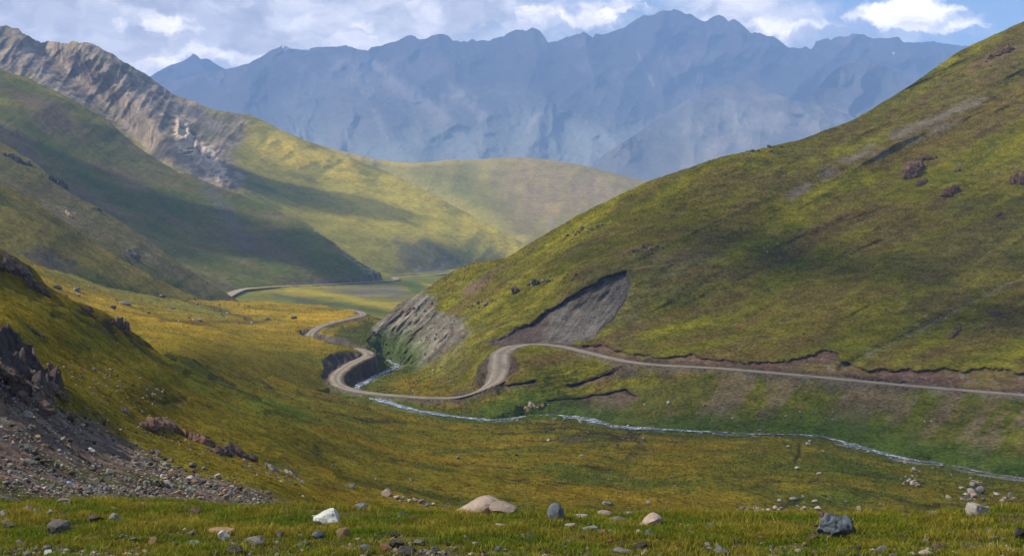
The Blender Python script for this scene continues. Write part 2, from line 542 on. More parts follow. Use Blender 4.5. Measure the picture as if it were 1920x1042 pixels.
# ---- meadow and near left slope -------------------------------------------------
def col_meadow(PX, PY, X, Y, Z, q):
    G_OLIVE = (0.130, 0.110, 0.012)
    n = fbm(X / 45, Y / 45, 5, 1); n2 = fbm(X / 9, Y / 9, 5, 2); n3 = fbm(X / 2.2, Y / 2.2, 4, 3)
    c = base_col(PX.shape, G_OLIVE)
    c = mixc(c, (0.190, 0.130, 0.012), sstep(-0.25, 0.35, n + 0.4 * n2) * 0.85)
    c = mixc(c, G_GREEN, sstep(0.05, 0.4, fbm(X / 26, Y / 26, 4, 9) + 0.3 * n3) * 0.75)
    # greener turf on the left slope and beside the water
    c = mixc(c, (0.085, 0.130, 0.014), np.exp(-(line_d(PX, PY, [(0, 610), (120, 640), (260, 680), (420, 740), (560, 775)]) / 26) ** 2) * sstep(-0.2, 0.2, n2) * 0.9)
    c = mixc(c, G_GREEN, sstep(14, 3, q['stream'] + n3 * 4) * 0.8)
    c = mixc(c, (0.075, 0.10, 0.012), sstep(-30, 60, poly_sd(PX, PY, [(1380, 830), (1930, 880), (1930, 950), (1250, 930)])) * 0.55)
    c = mixc(c, (0.175, 0.130, 0.014), sstep(-60, 60, poly_sd(PX, PY, [(-50, 480), (200, 640), (420, 760), (480, 940), (-50, 940)]) + n2 * 40) * 0.6)
    # eroded dark seams
    c = mixc(c, SOILDK, sstep(0.90, 0.97, 1 - np.abs(fbm(X / 20, Y / 30, 4, 33)) * 1.2) * sstep(0.0, 0.3, fbm(X / 50, Y / 50, 2, 34)) * 0.7)
    for ln, w, a in SEAMS:
        c = mixc(c, (0.035, 0.034, 0.014), np.exp(-(line_d(PX + n2 * 10, PY + n3 * 4, ln) / w) ** 2) * a)
    c = mixc(c, (0.075, 0.060, 0.030), sstep(-4, 4, poly_sd(PX, PY, [(1045, 826), (1075, 820), (1105, 822), (1095, 832), (1055, 833)]) + n3 * 6) * 0.8)
    # bare stony ground
    sc = poly_sd(PX, PY, [(-40, 640), (40, 650), (75, 720), (105, 770), (175, 795), (260, 840), (340, 890), (420, 915), (500, 938), (560, 960), (560, 1060), (-40, 1060)])
    m = sstep(-14, 10, sc + n2 * 22 + n3 * 12)
    stony = mixc(base_col(PX.shape, (0.155, 0.110, 0.076)), (0.095, 0.098, 0.026), sstep(0.0, 0.25, fbm(X / 4, Y / 4, 4, 13)) * sstep(830, 880, PY))
    stony = mixc(stony, (0.19, 0.17, 0.15), sstep(0.12, 0.3, n3))
    c = c * (1 - m[..., None]) + stony * m[..., None]
    cr = poly_sd(PX, PY, [(-40, 640), (30, 655), (80, 700), (125, 745), (90, 770), (-40, 770)])
    c = mixc(c, ROCKDK, sstep(-8, 8, cr + n3 * 14))
    c = mixc(c, SOIL, sstep(0.2, 0.9, q['cut'] + q['fill'] * 0.5 + n3 * 0.6) * 0.9)
    c = mixc(c, (0.20, 0.185, 0.165), sstep(3.4, 2.0, q['stream'] + n3 * 2.5) * sstep(-0.05, 0.2, n2 + n3 * 0.5) * 0.8)
    ve = sstep(5.6, 2.2, q['road'] + n3 * 3.0)
    c = mixc(c, (0.125, 0.105, 0.078), ve * sstep(-0.35, 0.1, n3 + n2 * 0.4) * 0.85)
    return c


def z_meadow(X, Y, PX, PY):
    near = sstep(40, 130, Y)
    z = fbm(X / 38, Y / 38, 4, 21) * 2.2 * near + fbm(X / 9, Y / 9, 4, 22) * (0.25 + 0.5 * near) + fbm(X / 2.0, Y / 2.0, 4, 26) * 0.16
    cr = poly_sd(PX, PY, [(-60, 640), (30, 655), (80, 700), (125, 745), (90, 775), (-60, 775)])
    z += sstep(-6, 16, cr) * ridged(X / 7, Y / 7 + Z0(X), 5, 44) * 2.6
    for ln, w, a in SEAMS:
        z -= 0.0016 * Y * a * np.exp(-(line_d(PX, PY, ln) / (w * 1.5)) ** 2)
    return z


def Z0(a):
    return a * 0.3


VALLEY_CTRL = [(-200, 400, 150), (0, 472, 165), (95, 548, 190), (165, 575, 205), (240, 612, 225), (300, 650, 245), (400, 690, 285), (500, 715, 320),
               (620, 725, 374), (0, 600, 105), (0, 700, 75), (0, 800, 52), (0, 930, 32), (-200, 800, 48), (-200, 600, 95), (150, 700, 110), (150, 800, 75), (150, 900, 50),
               (300, 700, 170), (300, 800, 110), (300, 900, 66), (500, 800, 170), (500, 900, 92), (500, 940, 75), (700, 780, 300), (700, 850, 200),
               (700, 930, 120), (1000, 850, 235), (1000, 930, 165), (1300, 870, 228), (1300, 930, 180), (1500, 930, 190),
               (1700, 940, 195), (1920, 945, 200), (2150, 960, 195), (0, 1000, 24), (500, 1000, 55), (1000, 1000, 125), (1500, 1000, 145), (1920, 1000, 150),
               (640, 690, 425), (700, 690, 440), (770, 686, 455), (652, 729, 374), (800, 720, 385), (900, 735, 352), (860, 746, 352),
               (740, 741, 360), (746, 759, 348), (926, 786, 330), (1100, 784, 330), (1280, 806, 308), (1500, 814, 300), (1600, 833, 283),
               (1720, 860, 264), (1840, 880, 252), (2000, 900, 240)]
m_meadow = ground_mat("meadow_turf", 0.8, 0.4, 0.7)
layer("meadow",
      [(-250, 380), (0, 472), (60, 510), (95, 548), (165, 575), (240, 612), (300, 650), (400, 690), (500, 713), (600, 716), (640, 688), (700, 686), (770, 683),
       (800, 715), (880, 735), (930, 764), (1000, 768), (1100, 770), (1200, 788), (1500, 803), (1600, 825), (1700, 845), (1800, 858), (1880, 868), (2150, 885)],
      [(-250, 1000), (600, 1000), (2150, 1010)], VALLEY_CTRL, -250, 2150, 2, 2.0, col_meadow, m_meadow, zdisp=z_meadow,
      carves=(('road', ROAD, 2.4, 0.9, 0.7, 0.12), ('stream', STREAM, 2.0, 0.05, 0.02, 0.30)), back=(0.35, 0.3))


# ---- middle golden meadow --------------------------------------------------------
def col_mid(PX, PY, X, Y, Z, q):
    n = fbm(X / 60, Y / 60, 5, 4); n2 = fbm(X / 12, Y / 12, 5, 5); n3 = fbm(X / 3, Y / 3, 4, 6)
    c = base_col(PX.shape, (0.23, 0.165, 0.015))
    c = mixc(c, (0.37, 0.245, 0.020), sstep(-0.1, 0.4, n + 0.3 * n2) * 0.85)
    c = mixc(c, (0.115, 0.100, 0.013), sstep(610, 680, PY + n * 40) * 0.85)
    c = mixc(c, G_GREEN, sstep(0.1, 0.45, fbm(X / 30, Y / 30, 4, 7)) * 0.45)
    c = mixc(c, (0.17, 0.17, 0.035), np.exp(-(line_d(PX, PY, [(90, 505), (200, 540), (330, 575), (420, 590)]) / 12) ** 2) * 0.8)
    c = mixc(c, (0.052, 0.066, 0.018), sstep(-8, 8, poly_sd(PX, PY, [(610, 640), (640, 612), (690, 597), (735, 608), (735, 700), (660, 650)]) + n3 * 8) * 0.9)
    c = mixc(c, (0.15, 0.14, 0.12), sstep(0.25, 0.4, n3 + n2 * 0.5) * np.exp(-(line_d(PX, PY, [(330, 560), (450, 595), (520, 610)]) / 9) ** 2) * 0.8)
    c = mixc(c, SOILDK, np.exp(-(line_d(PX, PY, [(340, 562), (400, 578), (470, 597)]) / 3) ** 2) * 0.6)
    c = mixc(c, SOILDK, np.exp(-(line_d(PX, PY, [(300, 600), (380, 606), (500, 602)]) / 3) ** 2) * 0.5)
    cut = sstep(0.12, 0.4, q['cut'])
    c = mixc(c, (0.075, 0.062, 0.054), cut)
    c = mixc(c, (0.10, 0.095, 0.085), cut * sstep(0.15, 0.4, n3))
    c = mixc(c, (0.06, 0.052, 0.04), sstep(0.2, 0.8, q['fill'] + n3 * 0.5) * 0.8)
    ve = sstep(5.6, 2.2, q['road'] + n3 * 3.0)
    c = mixc(c, (0.125, 0.105, 0.078), ve * sstep(-0.35, 0.1, n3 + n2 * 0.4) * 0.85)
    return c


m_mid = ground_mat("golden_turf", 1.3, 0.5, 0.55)
layer("meadow_terrace",
      [(-200, 430), (0, 470), (60, 495), (200, 535), (300, 560), (440, 565), (550, 568), (640, 578), (690, 588), (730, 602), (780, 620)],
      [(-200, 540), (0, 560), (230, 640), (300, 660), (400, 695), (500, 722), (600, 732), (640, 722), (668, 684), (692, 660), (720, 648), (780, 648)],
      [(-200, 430, 520), (0, 470, 560), (60, 495, 560), (200, 535, 620), (440, 565, 720), (640, 578, 682), (730, 602, 620), (0, 560, 330), (230, 640, 300),
       (300, 657, 263), (400, 690, 288), (500, 715, 324), (600, 722, 376), (400, 630, 420), (500, 650, 420), (570, 690, 388), (300, 600, 480), (600, 640, 470),
       (640, 610, 572), (600, 668, 410), (575, 692, 388), (640, 648, 441), (700, 625, 545), (660, 640, 505), (630, 603, 580), (660, 596, 600), (580, 624, 530),
       (680, 590, 622), (630, 705, 394), (645, 690, 406), (690, 661, 438), (760, 690, 460), (780, 640, 540)],
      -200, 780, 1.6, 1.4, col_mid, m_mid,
      zdisp=lambda X, Y, PX, PY: fbm(X / 30, Y / 30, 4, 23) * 2.0 * sstep(700, 640, PY) + fbm(X / 7, Y / 7, 4, 24) * 0.5,
      carves=(('road', ROAD, 2.4, 1.0, 0.7, 0.12), ('stream', STREAM, 1.6, 0.5, 0.02, 0.35)), back=(0.35, 0.5))


# ---- right hillside ---------------------------------------------------------------
SLIDE = [(905, 640), (935, 632), (985, 608), (1000, 600), (1040, 572), (1095, 536), (1140, 514), (1175, 508), (1184, 530), (1176, 560), (1150, 600), (1110, 636), (1040, 648), (930, 650)]
BARE = [(655, 655), (700, 612), (750, 567), (790, 545), (812, 552), (822, 580), (868, 600), (882, 622), (868, 648), (820, 684), (740, 690)]
BANK = [(1085, 648), (1130, 646), (1180, 660), (1240, 667), (1300, 666), (1340, 671), (1400, 677), (1465, 677), (1500, 668), (1540, 658), (1568, 659), (1580, 676), (1620, 692), (1690, 692), (1760, 690), (1830, 690), (1930, 696), (2010, 702),
        (2010, 742), (1920, 735), (1820, 728), (1700, 717), (1600, 707), (1500, 698), (1350, 686), (1200, 676), (1100, 656)]
TERRACE = [[(945, 722), (975, 718), (1000, 713)], [(1068, 722), (1100, 713), (1130, 704), (1180, 690)], [(1030, 750), (1080, 747), (1125, 738), (1172, 729), (1190, 742)], [(1590, 703), (1640, 711), (1700, 716)]]
GULLY = [(1580, 690), (1620, 668), (1700, 632), (1800, 580), (1880, 538), (1960, 500)]
STREAKS = [([(1835, 186), (1740, 228), (1640, 272), (1560, 320), (1480, 370)], 9), ([(1800, 225), (1700, 268), (1640, 295)], 6)]


def fall(X, Y):
    return X * 0.78 + Y * 0.62, -X * 0.62 + Y * 0.78


def relief_hill(PX, PY, Y):
    u = (PX * 0.9 - PY * 0.42); v = (PX * 0.42 + PY * 0.9)          # along and across the spurs
    r = fbm(u / 520, v / 75, 4, 51) * 0.016 + ridged(u / 420, v / 120, 4, 55) * -0.014
    r += ridged(u / 260, v / 26, 4, 57) * -0.003
    r *= sstep(680, 600, PY + 0.02 * PX) * sstep(640, 800, PX)
    r += -0.007 * np.exp(-(line_d(PX, PY, [(1850, 190), (1600, 300), (1400, 385), (1200, 470)]) / 26) ** 2)
    r += 0.004 * np.exp(-(line_d(PX, PY, [(1850, 240), (1600, 345), (1420, 440), (1250, 520)]) / 30) ** 2)
    r += 0.009 * np.exp(-(line_d(PX, PY, GULLY) / 9) ** 2)
    rag = fbm(PX / 26, PY / 26, 4, 67)
    bk = poly_sd(PX, PY, BANK) + rag * 9
    r += 0.0065 * sstep(0, 5, bk)
    for ln in TERRACE:
        r += 0.005 * sstep(7, 0, np.where(PY > np.interp(PX, [p[0] for p in ln], [p[1] for p in ln]), line_d(PX, PY + rag * 5, ln), 99))
    sd = poly_sd(PX, PY, SLIDE) + rag * 7
    r += 0.010 * sstep(0, 7, sd) + 0.004 * sstep(5, 60, sd)
    bd = poly_sd(PX, PY, BARE)
    r += ridged((PX * .55 - PY * .6) / 70, (PX * .75 + PY * .7) / 15, 5, 61) * -0.0075 * sstep(-4, 14, bd)
    r += fbm((PX * .6 - PY * .75) / 120, (PX * .75 + PY * .6) / 13, 4, 62) * 0.0030 * sstep(4, 20, sd)
    return r


def col_hill(PX, PY, X, Y, Z, q):
    a, b = fall(X, Y)
    n = fbm(a / 150, b / 22, 5, 11); n2 = fbm(X / 16, Y / 16, 5, 12); n3 = fbm(X / 3.2, Y / 3.2, 4, 13)
    c = base_col(PX.shape, (0.126, 0.117, 0.011))
    c = mixc(c, (0.200, 0.178, 0.013), sstep(0.0, 0.35, n) * 0.9)
    c = mixc(c, (0.085, 0.100, 0.010), sstep(0.0, 0.4, n2) * 0.6)
    c = mixc(c, (0.125, 0.088, 0.022), sstep(0.02, 0.35, -n + 0.3 * n2) * 0.8)
    c = mixc(c, (0.085, 0.068, 0.030), sstep(-60, 60, poly_sd(PX, PY, [(1700, 470), (1930, 360), (1930, 520), (1780, 560)]) + n2 * 60) * 0.6)
    c = mixc(c, (0.095, 0.080, 0.040), sstep(-40, 40, poly_sd(PX, PY, [(1110, 500), (1330, 460), (1380, 520), (1220, 560), (1190, 640), (1150, 610), (1190, 520)]) + n2 * 40) * 0.7)
    c = mixc(c, (0.085, 0.072, 0.028), sstep(-50, 50, poly_sd(PX, PY, [(1400, 330), (1920, 60), (1930, 160), (1640, 220), (1440, 360)]) + n2 * 60) * 0.65)
    n4 = fbm(X / 1.1, Y / 1.1, 3, 14)
    c = mixc(c, (0.105, 0.072, 0.026), sstep(0.0, 0.3, fbm(a / 60, b / 14, 5, 18)) * 0.6)
    c = c * np.clip(1 + 0.38 * n3 + 0.55 * n4, 0.45, 1.7)[..., None]
    for ln, w in STREAKS:
        c = mixc(c, (0.17, 0.15, 0.11), np.exp(-(line_d(PX, PY, ln) / w) ** 2) * sstep(-0.35, 0.15, n2 + n3 * 0.5) * 0.85)
    c = mixc(c, (0.15, 0.135, 0.105), np.exp(-(line_d(PX + n2 * 14, PY + n3 * 6, GULLY) / (3.2 + 3 * sstep(1750, 1600, PX))) ** 2) * sstep(-0.25, 0.25, n3 + n2 * 0.5) * 0.75)
    c = mixc(c, (0.13, 0.075, 0.07), sstep(-6, 10, poly_sd(PX, PY, [(855, 552), (900, 520), (925, 505), (905, 535), (880, 556)]) + n3 * 14) * 0.8)
    c = mixc(c, (0.15, 0.09, 0.055), sstep(-6, 10, poly_sd(PX, PY, [(1800, 130), (1900, 80), (1930, 85), (1860, 120), (1815, 145)]) + n3 * 14) * 0.6)
    # below the road: brown stripes running down the bank
    lowbank = sstep(-10, 10, poly_sd(PX, PY, [(1050, 760), (1170, 730), (1330, 695), (1500, 705), (1930, 745), (1930, 890), (1600, 830), (1300, 800), (1120, 780)]) + n2 * 10)
    bare = sstep(-0.16, 0.12, fbm(PX / 60 + PY / 90, PY / 200, 4, 17) + n3 * 0.25 - sstep(740, 830, PY) * 0.12)
    c = mixc(c, (0.135, 0.104, 0.058), lowbank * bare * 0.85)
    c = mixc(c, (0.062, 0.080, 0.012), lowbank * (1 - bare) * 0.6)
    c = mixc(c, (0.105, 0.07, 0.05), sstep(-4, 8, poly_sd(PX, PY, [(1060, 755), (1110, 742), (1170, 728), (1195, 745), (1170, 770), (1060, 780), (980, 775)]) + n3 * 8) * 0.9)
    for ln in ([(960, 720), (1000, 714)], [(1075, 718), (1120, 704), (1180, 690)], [(1040, 748), (1110, 742), (1172, 730), (1185, 742)], [(1600, 705), (1640, 712), (1700, 716)]):
        c = mixc(c, SOILDK, np.exp(-(line_d(PX, PY + n3 * 3, ln) / 2.6) ** 2) * 0.9)
    # slips and bare faces
    sd = poly_sd(PX, PY, SLIDE) + fbm(PX / 26, PY / 26, 4, 67) * 7
    e = sstep(-1.5, 2.5, sd + n3 * 3)
    st = fbm((PX * .6 - PY * .75) / 90, (PX * .75 + PY * .6) / 7, 4, 63)
    sl = mixc(base_col(PX.shape, (0.130, 0.118, 0.095)), (0.165, 0.152, 0.125), sstep(0.0, 0.4, st))
    sl = mixc(sl, (0.105, 0.090, 0.070), sstep(0.05, 0.4, -st + n2 * 0.4))
    sl = mixc(sl, (0.095, 0.062, 0.045), sstep(1050, 1000, PX + n2 * 20) * 0.8)
    c = c * (1 - e[..., None]) + sl * e[..., None]
    c = mixc(c, SOILDK, np.exp(-((sd - 2.5) / 3.4) ** 2) * sstep(640, 610, PY) * sstep(1190, 1165, PX) * sstep(-0.5, 0.2, n3 + 0.4) * 0.9)
    rill = sstep(0.62, 0.85, 1 - np.abs(fbm((PX * .6 - PY * .75) / 130, (PX * .75 + PY * .6) / 16, 3, 68)) * 2.2)
    c = mixc(c, (0.07, 0.055, 0.045), rill * sstep(3, 9, sd) * 0.55)
    bd = poly_sd(PX, PY, BARE)
    e = sstep(-10, 12, bd + n2 * 18 + n3 * 10)
    st = fbm((PX * .55 - PY * .6) / 90, (PX * .75 + PY * .7) / 8, 4, 64)
    br = mixc(base_col(PX.shape, (0.155, 0.138, 0.098)), (0.24, 0.215, 0.165), sstep(0.0, 0.4, st))
    br = mixc(br, (0.085, 0.085, 0.062), sstep(0.05, 0.4, -st))
    br = mixc(br, (0.11, 0.062, 0.040), sstep(0.25, 0.5, fbm(PX / 14, PY / 14, 3, 66)) * 0.8)
    c = c * (1 - e[..., None]) + br * e[..., None]
    c = mixc(c, (0.10, 0.10, 0.035), sstep(-30, 10, poly_sd(PX, PY, [(800, 600), (900, 600), (950, 660), (900, 700), (760, 700)])) * sstep(-0.2, 0.3, n2) * (1 - e) * 0.5)
    rag = fbm(PX / 26, PY / 26, 4, 67)
    bk = poly_sd(PX, PY, BANK) + rag * 9
    c = mixc(c, (0.125, 0.075, 0.052), sstep(-0.5, 2.5, bk + n3 * 2) * (0.55 + 0.45 * sstep(-0.2, 0.2, n2)) * 0.95)
    c = mixc(c, (0.19, 0.15, 0.115), sstep(4, 10, bk) * sstep(0.1, 0.35, n3) * 0.7)
    c = mixc(c, SOILDK, np.exp(-((bk - 1.0) / 2.0) ** 2) * sstep(-0.3, 0.1, n3 + 0.1) * 0.8)
    for ln in TERRACE:
        dl = np.where(PY + rag * 5 > np.interp(PX, [p[0] for p in ln], [p[1] for p in ln]), line_d(PX, PY + rag * 5, ln), 99)
        c = mixc(c, (0.115, 0.075, 0.052), sstep(13, 4, dl) * 0.9)
        c = mixc(c, SOILDK, sstep(4.5, 2.0, dl) * 0.9)
    cut = sstep(0.15, 0.6, q['cut'] + n3 * 0.3)
    c = mixc(c, (0.075, 0.047, 0.034), cut * sstep(0, 3, 650 - 0 * PX) * 0.95)
    c = mixc(c, SOILDK, np.exp(-((q['cut'] - 0.3) / 0.25) ** 2) * (q['cut'] > 0.02) * 0.7)
    c = mixc(c, (0.085, 0.068, 0.050), sstep(0.2, 0.9, q['fill'] + n3 * 0.6) * 0.75)
    c = mixc(c, (0.05, 0.085, 0.012), sstep(16, 4, q['stream'] + n3 * 4) * 0.85)
    ve = sstep(5.6, 2.2, q['road'] + n3 * 3.0)
    c = mixc(c, (0.125, 0.105, 0.078), ve * sstep(-0.35, 0.1, n3 + n2 * 0.4) * 0.85)
    return c


def z_hill(X, Y, PX, PY):
    zz = -(PY - HY) / F * Y
    trail = np.sin((zz + fbm(X / 30, Y / 30, 4, 69) * 5) * 2 * np.pi / 1.5)
    return fbm(X / 14, Y / 14, 4, 27) * 0.55 + fbm(X / 3.5, Y / 3.5, 4, 28) * 0.24 + 0.13 * trail * sstep(-0.1, 0.25, fbm(X / 45, Y / 45, 3, 70))


m_hill = ground_mat("hillside_turf", 0.9, 0.6, 0.75, 2.2)
layer("hillside",
      [(560, 720), (600, 690), (655, 652), (700, 612), (750, 567), (800, 540), (850, 507), (890, 490), (950, 484), (1000, 452), (1080, 405), (1215, 340), (1350, 295),
       (1500, 262), (1600, 225), (1700, 165), (1800, 95), (1920, 40), (2200, -110)],
      [(560, 730), (640, 705), (700, 703), (770, 700), (800, 735), (880, 755), (930, 790), (1100, 792), (1200, 806), (1500, 822), (1600, 842), (1700, 862), (1800, 874), (1880, 884), (2200, 905)],
      [(655, 652, 455), (700, 612, 486), (750, 567, 514), (800, 540, 520), (850, 507, 517), (890, 490, 514), (950, 484, 514), (1000, 452, 514), (1080, 405, 517), (1215, 340, 530),
       (1350, 295, 545), (1500, 262, 570), (1600, 225, 600), (1700, 165, 625), (1800, 95, 650), (1920, 40, 680), (2200, -110, 740), (560, 700, 450),
       (700, 690, 442), (770, 686, 452), (800, 720, 386), (900, 735, 353), (926, 786, 331), (1100, 784, 331), (1280, 806, 309), (1500, 814, 301), (1600, 833, 284), (1720, 860, 265),
       (1840, 880, 253), (2000, 900, 241), (2150, 757, 278), (1920, 740, 292), (1700, 722, 308), (1500, 703, 325), (1350, 690, 338), (1200, 681, 352),
       (1100, 660, 370), (1000, 645, 386), (940, 662, 372), (936, 690, 358), (895, 738, 351), (750, 640, 474), (700, 660, 456), (850, 620, 450), (800, 680, 436),
       (880, 690, 388), (1080, 500, 445), (1215, 480, 445), (1215, 580, 404), (1500, 480, 445), (1500, 600, 378), (1920, 400, 455), (1920, 600, 352), (1700, 300, 540), (1700, 500, 418),
       (1350, 600, 394), (1100, 730, 350), (1500, 760, 313)],
      560, 2200, 2, 1.8, col_hill, m_hill, relief=relief_hill,
      zdisp=z_hill,
      carves=(('road', ROAD, 2.4, 0.8, 0.7, 0.12), ('stream', STREAM, 1.6, 1.5, 0.02, 0.35)), back=(0.45, 0.6))


# ---- spurs and hills on the left ---------------------------------------------------
def col_spur_front(PX, PY, X, Y, Z, q):
    n = fbm(X / 60, Y / 60, 5, 70); n2 = fbm(X / 12, Y / 12, 5, 71); n3 = fbm(X / 4, Y / 4, 3, 72)
    c = base_col(PX.shape, (0.150, 0.125, 0.024))
    c = mixc(c, (0.075, 0.088, 0.020), sstep(0, 0.4, n) * 0.7)
    c = mixc(c, (0.17, 0.135, 0.035), sstep(0.05, 0.35, n2) * sstep(200, 40, PX) * 0.7)
    ed = line_d(PX, PY, [(0, 345), (100, 400), (170, 450), (250, 500), (330, 540), (400, 572)])
    c = mixc(c, (0.17, 0.135, 0.025), np.exp(-(ed / 12) ** 2) * 0.7)  # lit edge of the crest put into the turf colour
    c = mixc(c, (0.075, 0.065, 0.052), sstep(-10, 14, poly_sd(PX, PY, [(20, 470), (90, 462), (170, 525), (110, 515)]) + n2 * 14) * 0.85)
    c = mixc(c, (0.060, 0.085, 0.018), np.exp(-(line_d(PX, PY, [(160, 530), (260, 560), (340, 575)]) / 14) ** 2) * 0.7)
    return c


def col_spur_back(PX, PY, X, Y, Z, q):
    n = fbm(X / 60, Y / 60, 5, 73); n2 = fbm(X / 14, Y / 14, 5, 74); n3 = fbm(X / 4, Y / 4, 3, 75)
    c = base_col(PX.shape, (0.135, 0.112, 0.046))
    c = mixc(c, (0.110, 0.104, 0.026), sstep(-0.2, 0.2, n) * 0.85)
    ed = line_d(PX, PY, [(0, 265), (60, 300), (125, 350), (190, 392), (280, 450), (360, 510), (445, 562)])
    c = mixc(c, (0.15, 0.12, 0.035), np.exp(-(ed / 14) ** 2) * sstep(-0.3, 0.3, n2) * 0.7)
    for p in ((128, 398, 16), (242, 468, 14), (278, 480, 10)):
        c = mixc(c, (0.27, 0.22, 0.16), sstep(0.0, 0.3, n3 + n2 * 0.4) * np.exp(-((PX - p[0]) ** 2 + (PY - p[1]) ** 2) / p[2] ** 2) * 0.9)
    c = mixc(c, ROCKDK, sstep(0.2, 0.45, n3 + 0.3 * n2) * sstep(180, 60, PX) * 0.5)
    return c


def col_hill_left(PX, PY, X, Y, Z, q):
    a, b = X * 0.8 - Y * 0.6, X * 0.6 + Y * 0.8
    n = fbm(a / 120, b / 60, 5, 76); n2 = fbm(X / 22, Y / 22, 5, 77); n3 = fbm(X / 6, Y / 6, 3, 78)
    c = base_col(PX.shape, (0.105, 0.102, 0.028))
    c = mixc(c, (0.080, 0.100, 0.022), sstep(-0.05, 0.3, n) * 0.8)
    c = mixc(c, (0.140, 0.108, 0.060), sstep(-0.05, 0.3, -n + n2 * 0.3) * 0.8)
    ed = line_d(PX, PY, [(0, 132), (60, 152), (130, 187), (200, 227)])
    c = mixc(c, (0.19, 0.17, 0.035), np.exp(-(ed / 12) ** 2) * 0.75 * sstep(-0.4, 0.2, n2))  # sunlight on the upper left crest put into the turf colour
    for ln in ([(0, 190), (30, 195)], [(135, 215), (200, 228), (225, 240)]):
        c = mixc(c, (0.20, 0.18, 0.035), np.exp(-(line_d(PX, PY, ln) / 7) ** 2) * 0.8)
    c = mixc(c, (0.11, 0.105, 0.090), sstep(-8, 10, poly_sd(PX, PY, [(375, 330), (400, 340), (440, 400), (480, 470), (430, 440), (385, 370)]) + n2 * 18) * 0.6)
    c = mixc(c, (0.14, 0.13, 0.030), sstep(-12, 16, poly_sd(PX, PY, [(310, 455), (400, 500), (530, 528), (530, 540), (430, 532), (350, 500)]) + n2 * 14) * 0.7)
    c = mixc(c, (0.30, 0.265, 0.215), sstep(-5, 6, poly_sd(PX, PY, [(575, 415), (625, 440), (690, 490), (735, 525), (700, 520), (640, 465)]) + n3 * 14) * sstep(-0.2, 0.2, n3) * 0.8)
    c = mixc(c, (0.115, 0.095, 0.075), np.exp(-(line_d(PX, PY, [(545, 533), (620, 528), (730, 521)]) / 8) ** 2) * sstep(-0.3, 0.2, n3) * 0.9)
    c = mixc(c, (0.16, 0.135, 0.11), sstep(0.3, 1.0, q['cut']) * sstep(-0.3, 0.2, n3) * 0.8)
    return c


def col_valley(PX, PY, X, Y, Z, q):
    n = fbm(X / 120, Y / 120, 5, 79); n2 = fbm(X / 25, Y / 25, 5, 80); n3 = fbm(X / 6, Y / 6, 3, 81)
    c = base_col(PX.shape, (0.155, 0.160, 0.030))
    c = mixc(c, (0.30, 0.24, 0.035), sstep(0.0, 0.3, n) * 0.8)
    c = mixc(c, (0.34, 0.27, 0.035), np.exp(-(line_d(PX, PY, [(540, 545), (620, 553), (700, 570), (780, 585)]) / 7) ** 2) * 0.8)
    c = mixc(c, (0.055, 0.075, 0.030), np.exp(-(line_d(PX, PY, [(560, 562), (640, 572), (740, 590)]) / 7) ** 2) * 0.7)
    c = mixc(c, (0.09, 0.085, 0.075), np.exp(-(line_d(PX, PY, [(510, 552), (560, 562), (620, 575)]) / 4) ** 2) * sstep(-0.3, 0.1, n3) * 0.8)
    c = mixc(c, (0.125, 0.115, 0.10), sstep(-6, 8, poly_sd(PX, PY, [(600, 540), (735, 532), (770, 548), (745, 560), (690, 560)]) + n2 * 10) * 0.75)
    c = mixc(c, (0.08, 0.12, 0.025), sstep(-4, 4, poly_sd(PX, PY, [(748, 528), (775, 525), (805, 545), (785, 555)])) * 0.8)
    c = mixc(c, (0.17, 0.155, 0.13), sstep(0.3, 1.0, q['cut'] + q['fill']) * 0.4)
    return c


m_spur = ground_mat("spur_turf", 2.2, 0.9, 0.55, 1.0)
SPUR1 = [(-200, 240), (0, 345), (60, 372), (100, 400), (170, 450), (250, 500), (330, 540), (400, 572), (450, 605)]
layer("spur", SPUR1, [(-200, 520), (0, 520), (60, 525), (200, 568), (400, 612), (450, 625)],
      [(-200, 240, 700), (0, 345, 720), (170, 450, 742), (330, 540, 742), (400, 572, 742), (450, 605, 742), (-200, 520, 520), (0, 500, 590), (60, 510, 592), (200, 553, 640), (400, 600, 735), (100, 450, 670)],
      -200, 450, 2, 2, col_spur_front, m_spur,
      relief=lambda PX, PY, Y: fbm(PX / 110 + PY / 70, PY / 260 - PX / 300, 3, 82) * 0.005,
      zdisp=lambda X, Y, PX, PY: fbm(X / 25, Y / 25, 4, 83) * 1.4 + fbm(X / 5, Y / 5, 3, 84) * 0.4, back=(0.5, 0.4))
layer("spur", [(-200, 130), (0, 265), (60, 300), (100, 335), (125, 350), (132, 362), (190, 392), (280, 450), (360, 510), (445, 562), (480, 590)],
      [(-200, 420), (0, 430), (170, 490), (330, 565), (450, 610), (480, 615)],
      [(-200, 130, 1120), (0, 265, 1030), (60, 300, 1005), (190, 392, 970), (280, 450, 950), (445, 562, 935), (480, 590, 930), (0, 400, 800), (170, 470, 810), (330, 550, 860), (450, 600, 905)],
      -200, 480, 2, 2, col_spur_back, m_spur,
      relief=lambda PX, PY, Y: fbm(PX / 80 + PY / 60, PY / 260 - PX / 300, 3, 85) * 0.005,
      zdisp=lambda X, Y, PX, PY: ridged(X / 30, Y / 30, 5, 86) * 0.5 - 0.25 + fbm(X / 6, Y / 6, 3, 87) * 0.7, back=(0.5, 0.4))
m_valley = ground_mat("valley_turf", 5.0, 1.0, 0.35)
